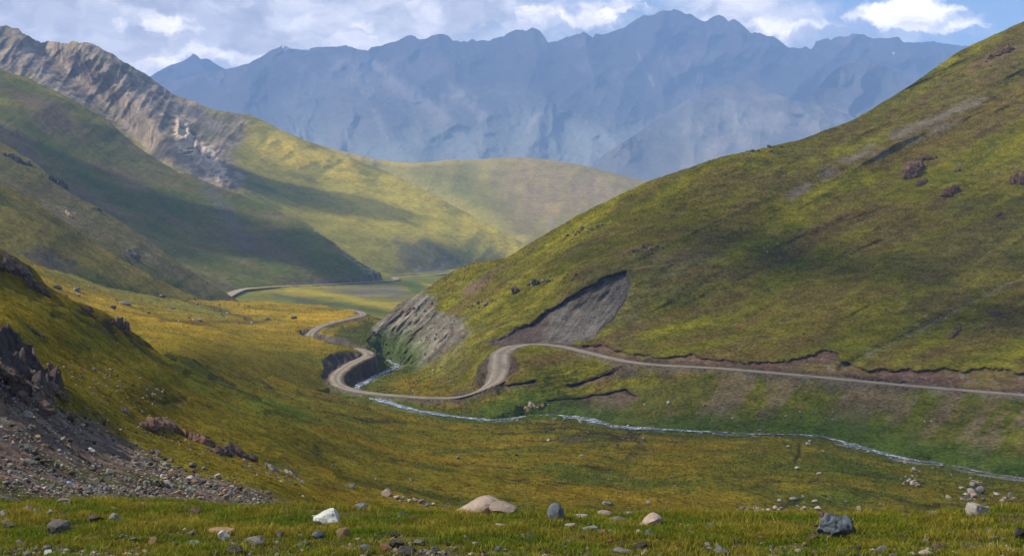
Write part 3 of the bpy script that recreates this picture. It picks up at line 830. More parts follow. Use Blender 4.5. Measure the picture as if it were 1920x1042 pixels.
layer("valley_floor", [(300, 560), (440, 540), (530, 530), (600, 526), (740, 515), (850, 505), (1100, 498)],
      [(300, 620), (1100, 640)],
      [(440, 600, 800), (440, 552, 1000), (530, 538, 1110), (680, 531, 1250), (743, 524, 1330), (640, 600, 800), (560, 550, 1050), (850, 512, 1620), (950, 508, 1720), (730, 560, 1020), (500, 560, 960), (900, 600, 820),
       (1100, 500, 1900), (1100, 640, 700), (300, 620, 740)],
      300, 1100, 2, 0.7, col_valley, m_valley,
      zdisp=lambda X, Y, PX, PY: fbm(X / 60, Y / 60, 4, 88) * 1.4 + fbm(X / 12, Y / 12, 3, 89) * 0.3,
      carves=(('road', FAR_ROAD, 3.2, 0.8, 0.5, 0.3),), back=(0.3, 0.3))
m_left = ground_mat("left_hill_turf", 5.0, 1.6, 0.38, 1.3)
layer("hill", [(-300, 20), (0, 130), (60, 150), (130, 185), (200, 225), (270, 285), (330, 320), (440, 362), (570, 415), (625, 455), (680, 495), (735, 524), (750, 530)],
      [(-300, 500), (0, 500), (300, 530), (440, 556), (520, 548), (600, 540), (735, 534), (750, 536)],
      [(-300, 20, 1650), (0, 130, 1650), (130, 185, 1620), (270, 285, 1600), (440, 362, 1500), (570, 415, 1400), (625, 455, 1345), (680, 495, 1305), (735, 525, 1295), (-300, 480, 950), (0, 480, 1000), (300, 520, 1010), (440, 550, 1035),
       (520, 541, 1105), (600, 536, 1185), (720, 530, 1270), (0, 300, 1280), (300, 400, 1300), (450, 450, 1320), (600, 480, 1280)],
      -300, 750, 2, 2, col_hill_left, m_left,
      relief=lambda PX, PY, Y: (fbm(PX / 120 + PY / 90, PY / 400 - PX / 420, 5, 90) * 0.007 - ridged(PX / 210 + PY / 180, PY / 500 - PX / 500, 3, 92) * 0.003) * sstep(535, 480, PY),
      zdisp=lambda X, Y, PX, PY: fbm(X / 40, Y / 40, 4, 93) * 2.5 + fbm(X / 10, Y / 10, 3, 94) * 0.9,
      carves=(('road', FAR_ROAD, 3.2, 0.55, 0.5, 0.3),), back=(0.55, 0.4))


# ---- left mountain ridge and the rounded far hill ------------------------------------
ROCKY = [(-50, 40), (80, 70), (170, 75), (280, 130), (400, 205), (470, 225), (430, 280), (470, 350), (440, 365), (360, 330), (280, 285), (200, 225), (120, 180), (-50, 120)]
CLIFF = [(325, 215), (345, 225), (372, 265), (400, 282), (420, 315), (440, 350), (415, 345), (385, 320), (360, 305), (335, 285), (325, 250)]


def relief_ridge(PX, PY, Y):
    u = PX * 0.82 + PY * 0.57; v = -PX * 0.57 + PY * 0.82
    gul = ridged(u / 70 + v / 300, v / 260, 5, 101)
    rkm = 0.35 + 0.65 * sstep(520, 380, PX)
    r = -0.009 * gul * rkm + 0.013 * fbm(u / 170, v / 250, 4, 102)
    rk = sstep(-20, 30, poly_sd(PX, PY, ROCKY))
    r += -0.008 * ridged(u / 22, v / 90, 5, 103) * rk
    r += -0.035 * ridged(u / 24, v / 40, 5, 104) * sstep(-6, 12, poly_sd(PX, PY, CLIFF))
    # the big spur below the left top and the gully beside it
    r += -0.05 * np.exp(-(line_d(PX, PY, [(150, 85), (220, 140), (285, 215), (330, 290)]) / 34) ** 2)
    r += 0.05 * np.exp(-(line_d(PX, PY, [(85, 90), (150, 150), (210, 215), (270, 280)]) / 26) ** 2)
    r += -0.014 * np.exp(-(line_d(PX, PY, [(430, 215), (540, 275), (640, 345), (760, 420), (860, 470)]) / 36) ** 2)
    r += 0.012 * np.exp(-(line_d(PX, PY, [(470, 330), (560, 400), (640, 470), (720, 515)]) / 34) ** 2)
    return r


def col_ridge(PX, PY, X, Y, Z, q):
    n = fbm(X / 160, Y / 160, 5, 105); n2 = fbm(X / 40, Z / 40, 5, 106); n3 = fbm(X / 12, Z / 12, 4, 107)
    c = base_col(PX.shape, (0.225, 0.20, 0.026))
    c = mixc(c, (0.085, 0.100, 0.024), sstep(0.05, 0.35, n + 0.3 * n2) * 0.7)
    sunlit = np.exp(-(line_d(PX, PY, [(430, 222), (520, 262), (580, 290), (640, 305)]) / 16) ** 2) + np.exp(-(line_d(PX, PY, [(500, 275), (600, 310), (720, 350), (840, 410), (960, 455)]) / 22) ** 2)
    c = mixc(c, (0.52, 0.39, 0.04), sunlit * sstep(-0.35, 0.15, n2) * 0.9)  # sunlit strips of the slope put into the grass colour
    c = mixc(c, (0.42, 0.34, 0.04), sstep(-40, 40, poly_sd(PX, PY, [(600, 340), (760, 350), (960, 455), (900, 470), (720, 450), (610, 400)]) + n2 * 30) * 0.7)  # broad sun patch, likewise put into the colour
    c = mixc(c, (0.085, 0.075, 0.045), sstep(-10, 14, poly_sd(PX, PY, [(740, 450), (800, 445), (870, 490), (850, 515), (750, 515)]) + n2 * 18) * 0.7)
    c = mixc(c, (0.20, 0.175, 0.15), sstep(0.05, 0.3, n3) * sstep(-6, 8, poly_sd(PX, PY, [(770, 480), (830, 475), (880, 500), (850, 515), (760, 512)])) * 0.8)
    rk = sstep(-14, 14, poly_sd(PX, PY, ROCKY) + n2 * 30)
    n3 = fbm(X / 11, Y / 70, 5, 107) + 0.5 * fbm(X / 30, Y / 90, 3, 110)
    rock = mixc(base_col(PX.shape, (0.25, 0.195, 0.135)), (0.38, 0.30, 0.21), sstep(0.0, 0.35, n3 + 0.3 * n2))
    rock = mixc(rock, (0.13, 0.105, 0.078), sstep(0.05, 0.35, -n3))
    rock = mixc(rock, (0.085, 0.085, 0.035), sstep(0.05, 0.35, n) * 0.6)
    c = c * (1 - rk[..., None] * 0.95) + rock * rk[..., None] * 0.95
    cl = sstep(-5, 6, poly_sd(PX, PY, CLIFF) + n3 * 10)
    c = mixc(c, (0.58, 0.46, 0.32), cl * sstep(-0.30, 0.05, n3 + 0.1) * 0.95)  # pale rock, brightened further to carry its sunlight in the colour
    for x, y, r in ((232, 158, 12), (315, 186, 8), (117, 166, 6), (6, 102, 7)):
        c = mixc(c, (0.38, 0.31, 0.22), sstep(-0.1, 0.2, n3) * np.exp(-((PX - x) ** 2 + (PY - y) ** 2) / r ** 2))
    c = mixc(c, (0.17, 0.16, 0.15), np.exp(-(line_d(PX, PY, [(325, 195), (370, 215), (410, 245)]) / 5) ** 2) * 0.8)
    return c


m_ridge = ground_mat("ridge_ground", 7.0, 2.5, 0.42)
layer("mountain", [(-350, -60), (-100, 20), (0, 50), (12, 48), (20, 52), (35, 54), (42, 62), (62, 72), (78, 80), (88, 76), (110, 80), (128, 82), (133, 77), (150, 80), (165, 80), (180, 86), (192, 93), (210, 100), (235, 118), (270, 137),
                       (300, 160), (325, 178), (355, 186), (400, 206), (470, 216), (500, 229), (530, 247), (560, 258), (600, 274), (640, 290), (700, 312), (760, 338), (820, 370), (880, 402), (940, 434), (1000, 464), (1040, 490)],
      [(-350, 400), (0, 330), (300, 360), (430, 410), (600, 480), (740, 526), (850, 520), (950, 505), (1040, 505)],
      [(-350, -60, 2500), (0, 50, 2500), (130, 80, 2520), (210, 100, 2500), (330, 180, 2500), (470, 216, 2500), (640, 290, 2420), (760, 338, 2300), (880, 402, 2150), (1000, 464, 2000), (1040, 490, 1950),
       (0, 300, 1800), (-350, 400, 1600), (430, 370, 1760), (600, 450, 1620), (740, 522, 1540), (850, 514, 1800), (950, 500, 1950), (700, 420, 1900), (600, 350, 2120)],
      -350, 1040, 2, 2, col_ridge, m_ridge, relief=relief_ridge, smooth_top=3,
      zdisp=lambda X, Y, PX, PY: fbm(X / 50, Y / 50, 4, 108) * 3 + fbm(X / 12, Y / 12, 4, 109) * 2.4 * sstep(560, 300, PX), back=(0.6, 0.4))


def relief_round(PX, PY, Y):
    return -0.006 * ridged(PX / 120 + PY / 160, PY / 400 - PX / 700, 4, 111) + 0.02 * fbm(PX / 140, PY / 140, 4, 112) \
        - 0.03 * np.exp(-(line_d(PX, PY, [(760, 318), (840, 350), (920, 400), (990, 450)]) / 26) ** 2)


def col_round(PX, PY, X, Y, Z, q):
    n = fbm(X / 220, Y / 220, 5, 113); n2 = fbm(X / 60, Z / 60, 5, 114); n3 = fbm(X / 16, Z / 16, 4, 115)
    c = base_col(PX.shape, (0.29, 0.235, 0.045))
    c = mixc(c, (0.30, 0.205, 0.095), sstep(-60, 60, poly_sd(PX, PY, [(930, 310), (1100, 310), (1200, 345), (1080, 400), (960, 420)]) + n2 * 60) * 0.75)
    c = mixc(c, (0.19, 0.19, 0.030), sstep(-40, 60, poly_sd(PX, PY, [(680, 300), (900, 320), (960, 440), (860, 400)]) + n2 * 50) * 0.7)
    top = np.interp(PX, [600, 700, 770, 850, 980, 1100, 1215], [270, 298, 306, 300, 295, 312, 340])
    c = mixc(c, (0.42, 0.31, 0.06), sstep(12, 2, PY - top) * sstep(1000, 850, PX) * 0.8)
    c = mixc(c, (0.30, 0.24, 0.19), sstep(0.05, 0.3, n3) * sstep(-4, 6, poly_sd(PX, PY, [(1005, 405), (1030, 405), (1050, 428), (1020, 425)])) * 0.9)
    return c


m_round = ground_mat("round_hill_turf", 9.0, 2.5, 0.35)
layer("hill", [(560, 262), (700, 298), (770, 306), (850, 300), (980, 295), (1050, 302), (1100, 312), (1215, 340), (1330, 372)],
      [(560, 420), (880, 500), (1000, 500), (1330, 500)],
      [(560, 262, 3300), (700, 298, 3250), (770, 306, 3250), (850, 300, 3300), (980, 295, 3350), (1100, 312, 3300), (1215, 340, 3250), (1330, 372, 3200), (560, 420, 2650), (880, 490, 2350), (1000, 480, 2350), (1100, 480, 2450), (1330, 490, 2500)],
      560, 1330, 2, 2, col_round, m_round, relief=relief_round,
      zdisp=lambda X, Y, PX, PY: fbm(X / 60, Y / 60, 4, 116) * 3, back=(0.35, 0.5))


# ---- far range ------------------------------------------------------------------------
FAR_SPURS = [([(535, 88), (600, 150), (700, 200), (760, 290)], 0.05, 34), ([(530, 88), (470, 160), (440, 240)], 0.05, 30), ([(690, 95), (760, 160), (850, 225), (900, 300)], 0.045, 26),
             ([(820, 66), (840, 130), (900, 210)], 0.05, 30), ([(1000, 54), (1010, 110), (985, 170), (1025, 185), (1000, 260), (960, 330)], 0.05, 30), ([(1025, 185), (1120, 235), (1180, 290)], 0.05, 26),
             ([(1095, 62), (1110, 140), (1060, 190)], 0.04, 24), ([(1245, 20), (1220, 90), (1170, 150), (1150, 220)], 0.06, 36), ([(1265, 18), (1330, 90), (1407, 110), (1480, 180)], 0.05, 30),
             ([(1350, 30), (1400, 90), (1500, 150)], 0.05, 28), ([(1605, 64), (1560, 110), (1500, 160)], 0.05, 26), ([(1700, 80), (1720, 150), (1690, 220)], 0.05, 30), ([(360, 104), (420, 180), (520, 250)], 0.05, 30)]


def far_relief(s, k):
    def f(PX, PY, Y):
        w = fbm(PX / 150, PY / 150, 4, s + 5) * 60
        r = -0.030 * ridged((PX + w) / 130, PY / 300, 6, s) - 0.05 * ridged((PX * 0.8 + PY * 0.5 + w) / 170, (PY * 0.9 - PX * 0.3) / 170, 6, s + 1)
        r -= 0.05 * ridged((PX * 0.8 - PY * 0.5 + w) / 210, (PY * 0.9 + PX * 0.3) / 200, 6, s + 3)
        r += 0.03 * fbm(PX / 300, PY / 240, 4, s + 2)
        for ln, a, wd in FAR_SPURS:
            r -= a * np.exp(-(line_d(PX + w * 0.15, PY, ln) / wd) ** 1.3)
        return r * k
    return f


TALUS = [([(700, 125), (760, 175), (820, 205), (850, 225)], 16), ([(820, 165), (880, 185), (905, 215)], 14), ([(700, 205), (715, 235), (715, 250)], 7), ([(990, 245), (1020, 195)], 6),
         ([(640, 130), (690, 170)], 20), ([(1195, 100), (1225, 160)], 2)]


def col_range(PX, PY, X, Y, Z, q):
    n = fbm(X / 500, Z / 300, 5, 121); n2 = fbm(X / 140, Z / 140, 5, 122); n3 = fbm(X / 40, Z / 60, 4, 123)
    c = base_col(PX.shape, (0.062, 0.052, 0.054))
    c = mixc(c, (0.120, 0.095, 0.092), sstep(0.0, 0.4, n + 0.4 * n2) * 0.8)
    c = mixc(c, (0.25, 0.27, 0.22), sstep(130, 330, PY + n * 50) * 0.85)  # paler towards the foot: thicker low haze put into the rock colour
    for ln, w in TALUS:
        c = mixc(c, (0.27, 0.24, 0.215), np.exp(-(line_d(PX, PY, ln) / w) ** 2) * sstep(-0.35, 0.2, n2 + n3 * 0.4) * 0.75)
    c = mixc(c, (0.15, 0.13, 0.12), sstep(-40, 40, poly_sd(PX, PY, [(560, 110), (700, 130), (820, 210), (700, 260), (600, 260)]) + n2 * 50) * 0.5)
    snow = sstep(-1, 1.5, poly_sd(PX, PY, [(528, 86), (545, 85), (572, 86), (584, 86), (580, 94), (568, 95), (556, 91), (540, 92), (533, 98)]))
    snow = np.maximum(snow, sstep(0, 1, poly_sd(PX, PY, [(1673, 98), (1678, 97), (1677, 103), (1674, 103)])))
    return mixc(c, (0.85, 0.86, 0.9), snow * 0.9)


RANGE_TOP = [(200, 170), (290, 140), (330, 150), (400, 135), (430, 129), (455, 122), (470, 118), (500, 100), (515, 92), (530, 85), (545, 90), (560, 92), (600, 88), (625, 88), (650, 86), (672, 93), (690, 95), (697, 88), (715, 86), (735, 79),
             (748, 76), (760, 69), (768, 66), (775, 67), (785, 74), (800, 73), (808, 68), (820, 64), (830, 64), (840, 68), (850, 78), (856, 76), (862, 79), (870, 77), (876, 79), (885, 74), (893, 77), (905, 76), (915, 78), (925, 72), (945, 68), (955, 60), (965, 57),
             (980, 56), (986, 60), (990, 57), (998, 53), (1004, 53), (1012, 58), (1020, 67), (1027, 79), (1045, 78), (1058, 72), (1075, 67), (1085, 64), (1094, 60), (1104, 66), (1112, 70), (1116, 64), (1130, 66), (1140, 62), (1152, 58), (1172, 52), (1180, 45),
             (1192, 37), (1208, 28), (1222, 30), (1232, 24), (1245, 20), (1258, 20), (1265, 17), (1275, 21), (1284, 26), (1297, 28), (1308, 35), (1322, 41), (1335, 33), (1348, 29), (1358, 33), (1366, 40), (1376, 36), (1386, 42), (1398, 52), (1408, 63), (1424, 61), (1436, 68),
             (1450, 69), (1464, 78), (1478, 89), (1500, 91), (1510, 87), (1518, 92), (1523, 92), (1530, 78), (1552, 73), (1558, 76), (1565, 70), (1588, 69), (1598, 64), (1607, 63), (1622, 67), (1640, 73), (1665, 72), (1685, 70), (1694, 80), (1728, 80), (1738, 79), (1750, 78), (1768, 82), (1812, 87),
             (1860, 95), (1960, 110), (2200, 140)]
m_far = ground_mat("range_rock", 30.0, 10.0, 0.22)
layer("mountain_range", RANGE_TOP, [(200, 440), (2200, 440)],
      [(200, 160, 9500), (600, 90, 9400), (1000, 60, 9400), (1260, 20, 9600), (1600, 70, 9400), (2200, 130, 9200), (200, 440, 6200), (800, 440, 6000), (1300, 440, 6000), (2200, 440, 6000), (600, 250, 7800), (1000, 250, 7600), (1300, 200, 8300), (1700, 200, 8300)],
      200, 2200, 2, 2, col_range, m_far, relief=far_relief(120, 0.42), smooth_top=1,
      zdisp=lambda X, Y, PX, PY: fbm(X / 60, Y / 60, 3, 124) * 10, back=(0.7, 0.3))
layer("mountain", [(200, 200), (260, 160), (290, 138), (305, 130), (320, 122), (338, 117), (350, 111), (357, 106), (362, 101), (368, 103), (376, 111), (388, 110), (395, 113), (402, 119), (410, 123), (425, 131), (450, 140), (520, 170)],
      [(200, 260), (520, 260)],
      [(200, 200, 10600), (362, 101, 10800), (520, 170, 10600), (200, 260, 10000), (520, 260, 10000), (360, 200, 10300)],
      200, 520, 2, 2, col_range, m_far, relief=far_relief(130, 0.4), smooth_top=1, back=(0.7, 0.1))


def col_foot(PX, PY, X, Y, Z, q):
    n = fbm(X / 300, Z / 200, 5, 131); n2 = fbm(X / 90, Z / 90, 5, 132)
    c = base_col(PX.shape, (0.135, 0.13, 0.11))
    c = mixc(c, (0.29, 0.26, 0.20), sstep(-60, 60, poly_sd(PX, PY, [(1400, 165), (1600, 215), (1500, 260), (1280, 330), (1300, 250)]) + n2 * 60) * 0.8)
    c = mixc(c, (0.110, 0.105, 0.100), sstep(0.05, 0.4, n) * 0.6)
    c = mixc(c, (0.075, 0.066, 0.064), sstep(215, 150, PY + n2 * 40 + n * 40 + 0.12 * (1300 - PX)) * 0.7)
    ed = line_d(PX, PY, [(1180, 255), (1260, 205), (1340, 172), (1480, 187), (1580, 213)])
    return mixc(c, (0.22, 0.19, 0.16), np.exp(-(ed / 5) ** 2) * 0.3)  # faint highlight along the crest, painted into the colour


layer("mountain", [(1360, 400), (1440, 290), (1490, 215), (1530, 168), (1550, 145), (1570, 126), (1590, 119), (1613, 117), (1640, 119), (1657, 122), (1675, 133), (1697, 150), (1740, 175), (1800, 210)],
      [(1360, 440), (1800, 420)],
      [(1360, 400, 6800), (1613, 117, 7600), (1530, 168, 7400), (1697, 150, 7500), (1800, 210, 7300), (1360, 440, 6500), (1800, 420, 5900), (1600, 300, 6500)],
      1360, 1800, 2, 2, col_foot, m_far, relief=far_relief(140, 0.4), smooth_top=2, back=(0.5, 0.1))
layer("mountain", [(900, 430), (1000, 392), (1080, 342), (1130, 292), (1190, 253), (1225, 228), (1260, 205), (1285, 188), (1310, 180), (1330, 166), (1345, 164), (1362, 158), (1385, 160), (1407, 150), (1425, 160), (1440, 172), (1460, 176), (1480, 188), (1520, 195), (1563, 206), (1590, 214), (1640, 245), (1720, 300)],
      [(900, 450), (1720, 450)],
      [(900, 430, 6000), (1190, 253, 6700), (1407, 162, 7300), (1480, 187, 7000), (1590, 214, 6900), (1720, 300, 6600), (900, 450, 5600), (1300, 440, 5200), (1720, 450, 5200), (1350, 250, 6600), (1400, 330, 5800)],
      900, 1720, 2, 2, col_foot, m_far, relief=far_relief(150, 0.38), smooth_top=1, back=(0.5, 0.1))

# the ground itself, far below everything, out to the horizon
gx = np.linspace(-26000, 26000, 60); gy = np.linspace(-6000, 26000, 50)
GX, GY = np.meshgrid(gx, gy)
GZ = np.full(GX.shape, -190.0) + fbm(GX / 3000, GY / 3000, 3, 140) * 25
o = mesh_obj("terrain", np.stack([GX, GY, GZ], -1).reshape(-1, 3), grid_faces(*GX.shape), ground_mat("plain_ground", 60, 4), base_col(GX.shape, (0.12, 0.12, 0.06)).reshape(-1, 3))
o['kind'] = 'structure'


# ---- foreground turf ---------------------------------------------------------------------
def fg_edge(px):
    return np.interp(px, [-600, 0, 200, 290, 360, 450, 600, 800, 1000, 1300, 1500, 1700, 1920, 2600], [936, 936, 934, 931, 939, 945, 949, 954, 958, 961, 963, 959, 955, 950])


def fg_z(x, y):
    x = np.asarray(x, float); y = np.asarray(y, float)
    px = CX + F * x / np.maximum(y, 3.0)
    e = fg_edge(px)
    # distance at which the plane 2.55 + .138 (y - 9.5) meets the edge row
    ye = (2.55 - 0.138 * 9.5) / ((e - HY) / F - 0.138)
    z = -2.55 - 0.138 * (y - 9.5)
    over = np.maximum(y - ye + 0.5, 0)
    z = z - 0.10 * over ** 2
    return z + fbm(x / 1.7, y / 1.7, 4, 150) * 0.07 + fbm(x / 0.4, y / 0.4, 3, 151) * 0.02


def fg_col(x, y):
    n = fbm(x / 1.6, y / 1.6, 4, 152); n2 = fbm(x / 0.3, y / 0.3, 4, 153)
    c = base_col(x.shape, (0.095, 0.092, 0.018))
    c = mixc(c, (0.085, 0.066, 0.030), sstep(-0.05, 0.35, n2 + 0.4 * n + 0.25 * sstep(10.3, 9.4, y)))
    return mixc(c, (0.10, 0.085, 0.07), sstep(0.15, 0.4, n2) * sstep(10.6, 9.3, y))


xs = np.arange(-13, 13.01, 0.04)
ys = np.concatenate([np.arange(-4, 8, 0.25), np.arange(8, 18.5, 0.035)])
GX, GY = np.meshgrid(xs, ys)
GZ = fg_z(GX, GY)
m_fg = ground_mat("turf_soil", 0.06, 0.02, 0.5)
o = mesh_obj("ground", np.stack([GX, GY, GZ], -1).reshape(-1, 3), grid_faces(*GX.shape), m_fg, fg_col(GX, GY).reshape(-1, 3))
o['kind'] = 'structure'


# ------------------------------------------------------------------ road and stream surfaces
def ribbon(name, path, half, mat, lift, colour, wob=0.35, ncross=9, crown=0.0):
    t = np.gradient(path[:, :2], axis=0)
    t /= np.linalg.norm(t, axis=1)[:, None] + 1e-9
    nrm = np.stack([-t[:, 1], t[:, 0]], 1)
    u = np.linspace(-1, 1, ncross)
    s = np.arange(len(path), dtype=float)
    hw = half(s) if callable(half) else np.full(len(path), half)
    wl = fbm(s / 6, s * 0 + 3.1, 4, 160) * wob; wr = fbm(s / 6, s * 0 + 9.7, 4, 161) * wob
    off = np.where(u[None] < 0, u[None] * (hw + wl)[:, None], u[None] * (hw + wr)[:, None])
    X = path[:, 0:1] + nrm[:, 0:1] * off; Y = path[:, 1:2] + nrm[:, 1:2] * off
    Z = path[:, 2:3] + lift + crown * (1 - u[None] ** 2) - 0.12 * crown / 0.1 * np.abs(u[None]) ** 6 + 0 * X
    col = colour(X, Y, np.broadcast_to(u, X.shape), s[:, None] + 0 * X)
    o = mesh_obj(name, np.stack([X, Y, Z], -1).reshape(-1, 3), grid_faces(*X.shape), mat, col.reshape(-1, 3))
    o['kind'] = 'structure'
    return o


def col_road(X, Y, u, s):
    n = fbm(X / 5, Y / 5, 4, 162); n2 = fbm(X / 1.2, Y / 1.2, 3, 163)
    c = base_col(X.shape, (0.20, 0.165, 0.115))
    rut = np.exp(-((np.abs(u) - 0.42) / 0.17) ** 2)
    c = mixc(c, (0.37, 0.32, 0.24), rut * sstep(-0.5, 0.1, n2 + 0.2) * 0.9)
    c = mixc(c, (0.14, 0.115, 0.085), sstep(0.75, 1.0, np.abs(u) + n2 * 0.3) * 0.8)
    return mixc(c, (0.15, 0.13, 0.10), sstep(0.1, 0.4, n) * 0.5)


m_road = ground_mat("road_gravel", 0.5, 0.06, 0.22)
ribbon("road", ROAD, lambda s: 2.1 + 1.2 * np.exp(-(((ROAD[:, 0] + 4) / 14) ** 2)), m_road, 0.04, col_road, wob=0.8, crown=0.10)
ribbon("road", FAR_ROAD, 4.2, m_road, 0.9, lambda X, Y, u, s: col_road(X, Y, u, s) * 1.35)

def stream_half(s):
    px = CX + F * STREAM[:, 0] / STREAM[:, 1]
    w = np.interp(px, [700, 930, 1080, 1190, 1300, 1540, 1600, 1700, 1780, 2100], [1.3, 1.4, 2.1, 1.6, 0.75, 0.6, 1.05, 1.0, 0.4, 0.45])
    return np.maximum(w * (1 + 0.9 * fbm(s / 11, s * 0 + 1.3, 3, 171)), 0.25)


mw = bpy.data.materials.new("stream_water"); mw.use_nodes = True
g = NT(mw.node_tree)
tc = g.n('ShaderNodeTexCoord')
nz = g.noise(tc.outputs['Object'], 1.3, 5, 0.65, 0.6)
nf = g.noise(tc.outputs['Object'], 0.55, 5, 0.7, 0.8)
foam = g.ramp(nf, 0.48, 0.68)
colw = g.mix(foam, (0.14, 0.155, 0.165), (0.74, 0.77, 0.80))
bp = g.n('ShaderNodeBump'); bp.inputs['Distance'].default_value = 0.12; g.link(nz, bp.inputs['Height'])
principled(g, colw, g.ramp(nf, 0.45, 0.7, 0.12, 0.6), 0.5, bp.outputs[0])
ribbon("stream", STREAM, stream_half, mw, -0.12, lambda X, Y, u, s: base_col(X.shape, (0.1, 0.1, 0.1)), wob=0.9)

# ------------------------------------------------------------------ haze
HZ = ((-16000, -3500, -230), (16000, 11300, 1790))
hb = bmesh.new()
bmesh.ops.create_cube(hb, size=1)
for v in hb.verts:
    v.co = Vector([HZ[0][i] if v.co[i] < 0 else HZ[1][i] for i in range(3)])
me = bpy.data.meshes.new("haze"); hb.to_mesh(me); hb.free()
mh = bpy.data.materials.new("haze_air"); mh.use_nodes = True
g = NT(mh.node_tree)
pv = g.n('ShaderNodeVolumePrincipled')
pv.inputs['Color'].default_value = (0.38, 0.60, 1.0, 1)
pv.inputs['Density'].default_value = 1.22e-4
pv.inputs['Anisotropy'].default_value = -0.15
out = g.n('ShaderNodeOutputMaterial')
g.link(pv.outputs[0], out.inputs['Volume'])
me.materials.append(mh)
haze = bpy.data.objects.new("haze", me); C.objects.link(haze)
haze['kind'] = 'stuff'
# ------------------------------------------------------------------ stones
rnd = random.Random(11)


def rock_verts(seed, sub=3, cuts=9, rough=0.10, depth=(0.5, 0.85), freq=1.6):
    """one weathered stone about a unit radius across: a ball cut by planes and roughened"""
    r = random.Random(seed)
    bm = bmesh.new()
    bmesh.ops.create_icosphere(bm, subdivisions=sub, radius=1.0)
    planes = []
    for _ in range(cuts):
        n = Vector((r.gauss(0, 1), r.gauss(0, 1), r.gauss(0, 0.9))).normalized()
        planes.append((n, r.uniform(*depth)))
    off = Vector((r.uniform(-50, 50), r.uniform(-50, 50), r.uniform(-50, 50)))
    for v in bm.verts:
        p = v.co.copy()
        for n, d in planes:
            k = p.dot(n) - d
            if k > 0:
                p -= n * k
        q = p * freq + off
        p += v.co.normalized() * (mnoise.fractal(q, 0.8, 2.1, 4) * rough + mnoise.fractal(q * 4, 0.8, 2.1, 2) * rough * 0.25)
        v.co = p
    vv = np.array([v.co[:] for v in bm.verts]); ff = np.array([[v.index for v in f.verts] for f in bm.faces])
    bm.free()
    vv -= (vv.max(0) + vv.min(0)) / 2
    vv /= (vv.max(0) - vv.min(0)) / 2
    vv[:, 2] += 1.0                                    # the origin sits at the base
    return vv, ff


def stone_mat(name, c1, c2, c3, scale=6.0, speck=0.3, rough=0.85):
    m = bpy.data.materials.new(name); m.use_nodes = True
    g = NT(m.node_tree)
    tc = g.n('ShaderNodeTexCoord'); oi = g.n('ShaderNodeObjectInfo')
    v = g.vm('ADD', tc.outputs['Generated'], oi.outputs['Location'])
    a = g.noise(v, scale * 0.6, 5, 0.62); b = g.noise(v, scale * 3.2, 4, 0.7); s = g.noise(v, scale * 9, 3, 0.7)
    c = g.mix(g.ramp(a, 0.36, 0.64), c1, c2)
    c = g.mix(g.m('MULTIPLY', g.ramp(b, 0.5, 0.72), 0.65), c, c3)
    c = g.mix(g.m('MULTIPLY', g.ramp(s, 0.56, 0.7), speck), c, (0.03, 0.028, 0.026))
    br = g.m('ADD', g.m('MULTIPLY', oi.outputs['Random'], 0.5), 0.75)
    sc = g.n('ShaderNodeVectorMath', operation='SCALE'); g.link(c, sc.inputs[0]); g.link(br, sc.inputs['Scale'])
    bp = g.n('ShaderNodeBump'); bp.inputs['Distance'].default_value = 0.02; bp.inputs['Strength'].default_value = 0.7
    g.link(g.m('ADD', b, s), bp.inputs['Height'])
    principled(g, g.mix(1.0, sc.outputs[0], (1.08, 1.0, 0.88), 'MULTIPLY'), rough, 0.12, bp.outputs[0])
    return m


SM = {
    'pink': stone_mat("pink_granite", (0.36, 0.28, 0.23), (0.46, 0.38, 0.33), (0.25, 0.18, 0.15), 6.0, 0.5),
    'pale': stone_mat("pale_granite", (0.34, 0.32, 0.30), (0.46, 0.43, 0.40), (0.17, 0.16, 0.15)),
    'blue': stone_mat("blue_grey_stone", (0.10, 0.125, 0.15), (0.19, 0.22, 0.25), (0.07, 0.075, 0.08)),
    'dark': stone_mat("dark_stone", (0.050, 0.046, 0.042), (0.095, 0.085, 0.075), (0.03, 0.03, 0.03)),
    'tan': stone_mat("tan_stone", (0.30, 0.20, 0.11), (0.38, 0.27, 0.16), (0.18, 0.12, 0.08)),
    'white': stone_mat("white_lichen_stone", (0.46, 0.50, 0.47), (0.62, 0.63, 0.60), (0.14, 0.15, 0.14), 4.0),
    'green': stone_mat("green_grey_stone", (0.17, 0.20, 0.16), (0.26, 0.29, 0.24), (0.10, 0.11, 0.09)),
    'red': stone_mat("red_stone", (0.24, 0.10, 0.075), (0.32, 0.17, 0.13), (0.11, 0.06, 0.05)),
    'grey': stone_mat("grey_stone", (0.15, 0.14, 0.13), (0.23, 0.215, 0.20), (0.085, 0.08, 0.075)),
    'brown': stone_mat("brown_stone", (0.095, 0.068, 0.050), (0.155, 0.115, 0.085), (0.05, 0.04, 0.035)),
    'crag': stone_mat("crag_rock", (0.085, 0.064, 0.055), (0.16, 0.12, 0.10), (0.15, 0.062, 0.034), 9.0, 0.5),
    'rust': stone_mat("rusty_rock", (0.105, 0.062, 0.042), (0.17, 0.11, 0.08), (0.15, 0.055, 0.028), 9.0, 0.5),
}
SHAPES = []
for i in range(16):
    vv, ff = rock_verts(100 + i, 3, rnd.randint(10, 15), rnd.uniform(0.08, 0.15), (0.36, 0.75))
    SHAPES.append((vv, ff))
_MESH = {}


def stone_mesh(shape, kind):
    k = (shape, kind)
    if k not in _MESH:
        vv, ff = SHAPES[shape]
        o = mesh_obj("stone", vv, ff, SM[kind], smooth=True)
        _MESH[k] = o.data
        bpy.data.objects.remove(o)
    return _MESH[k]


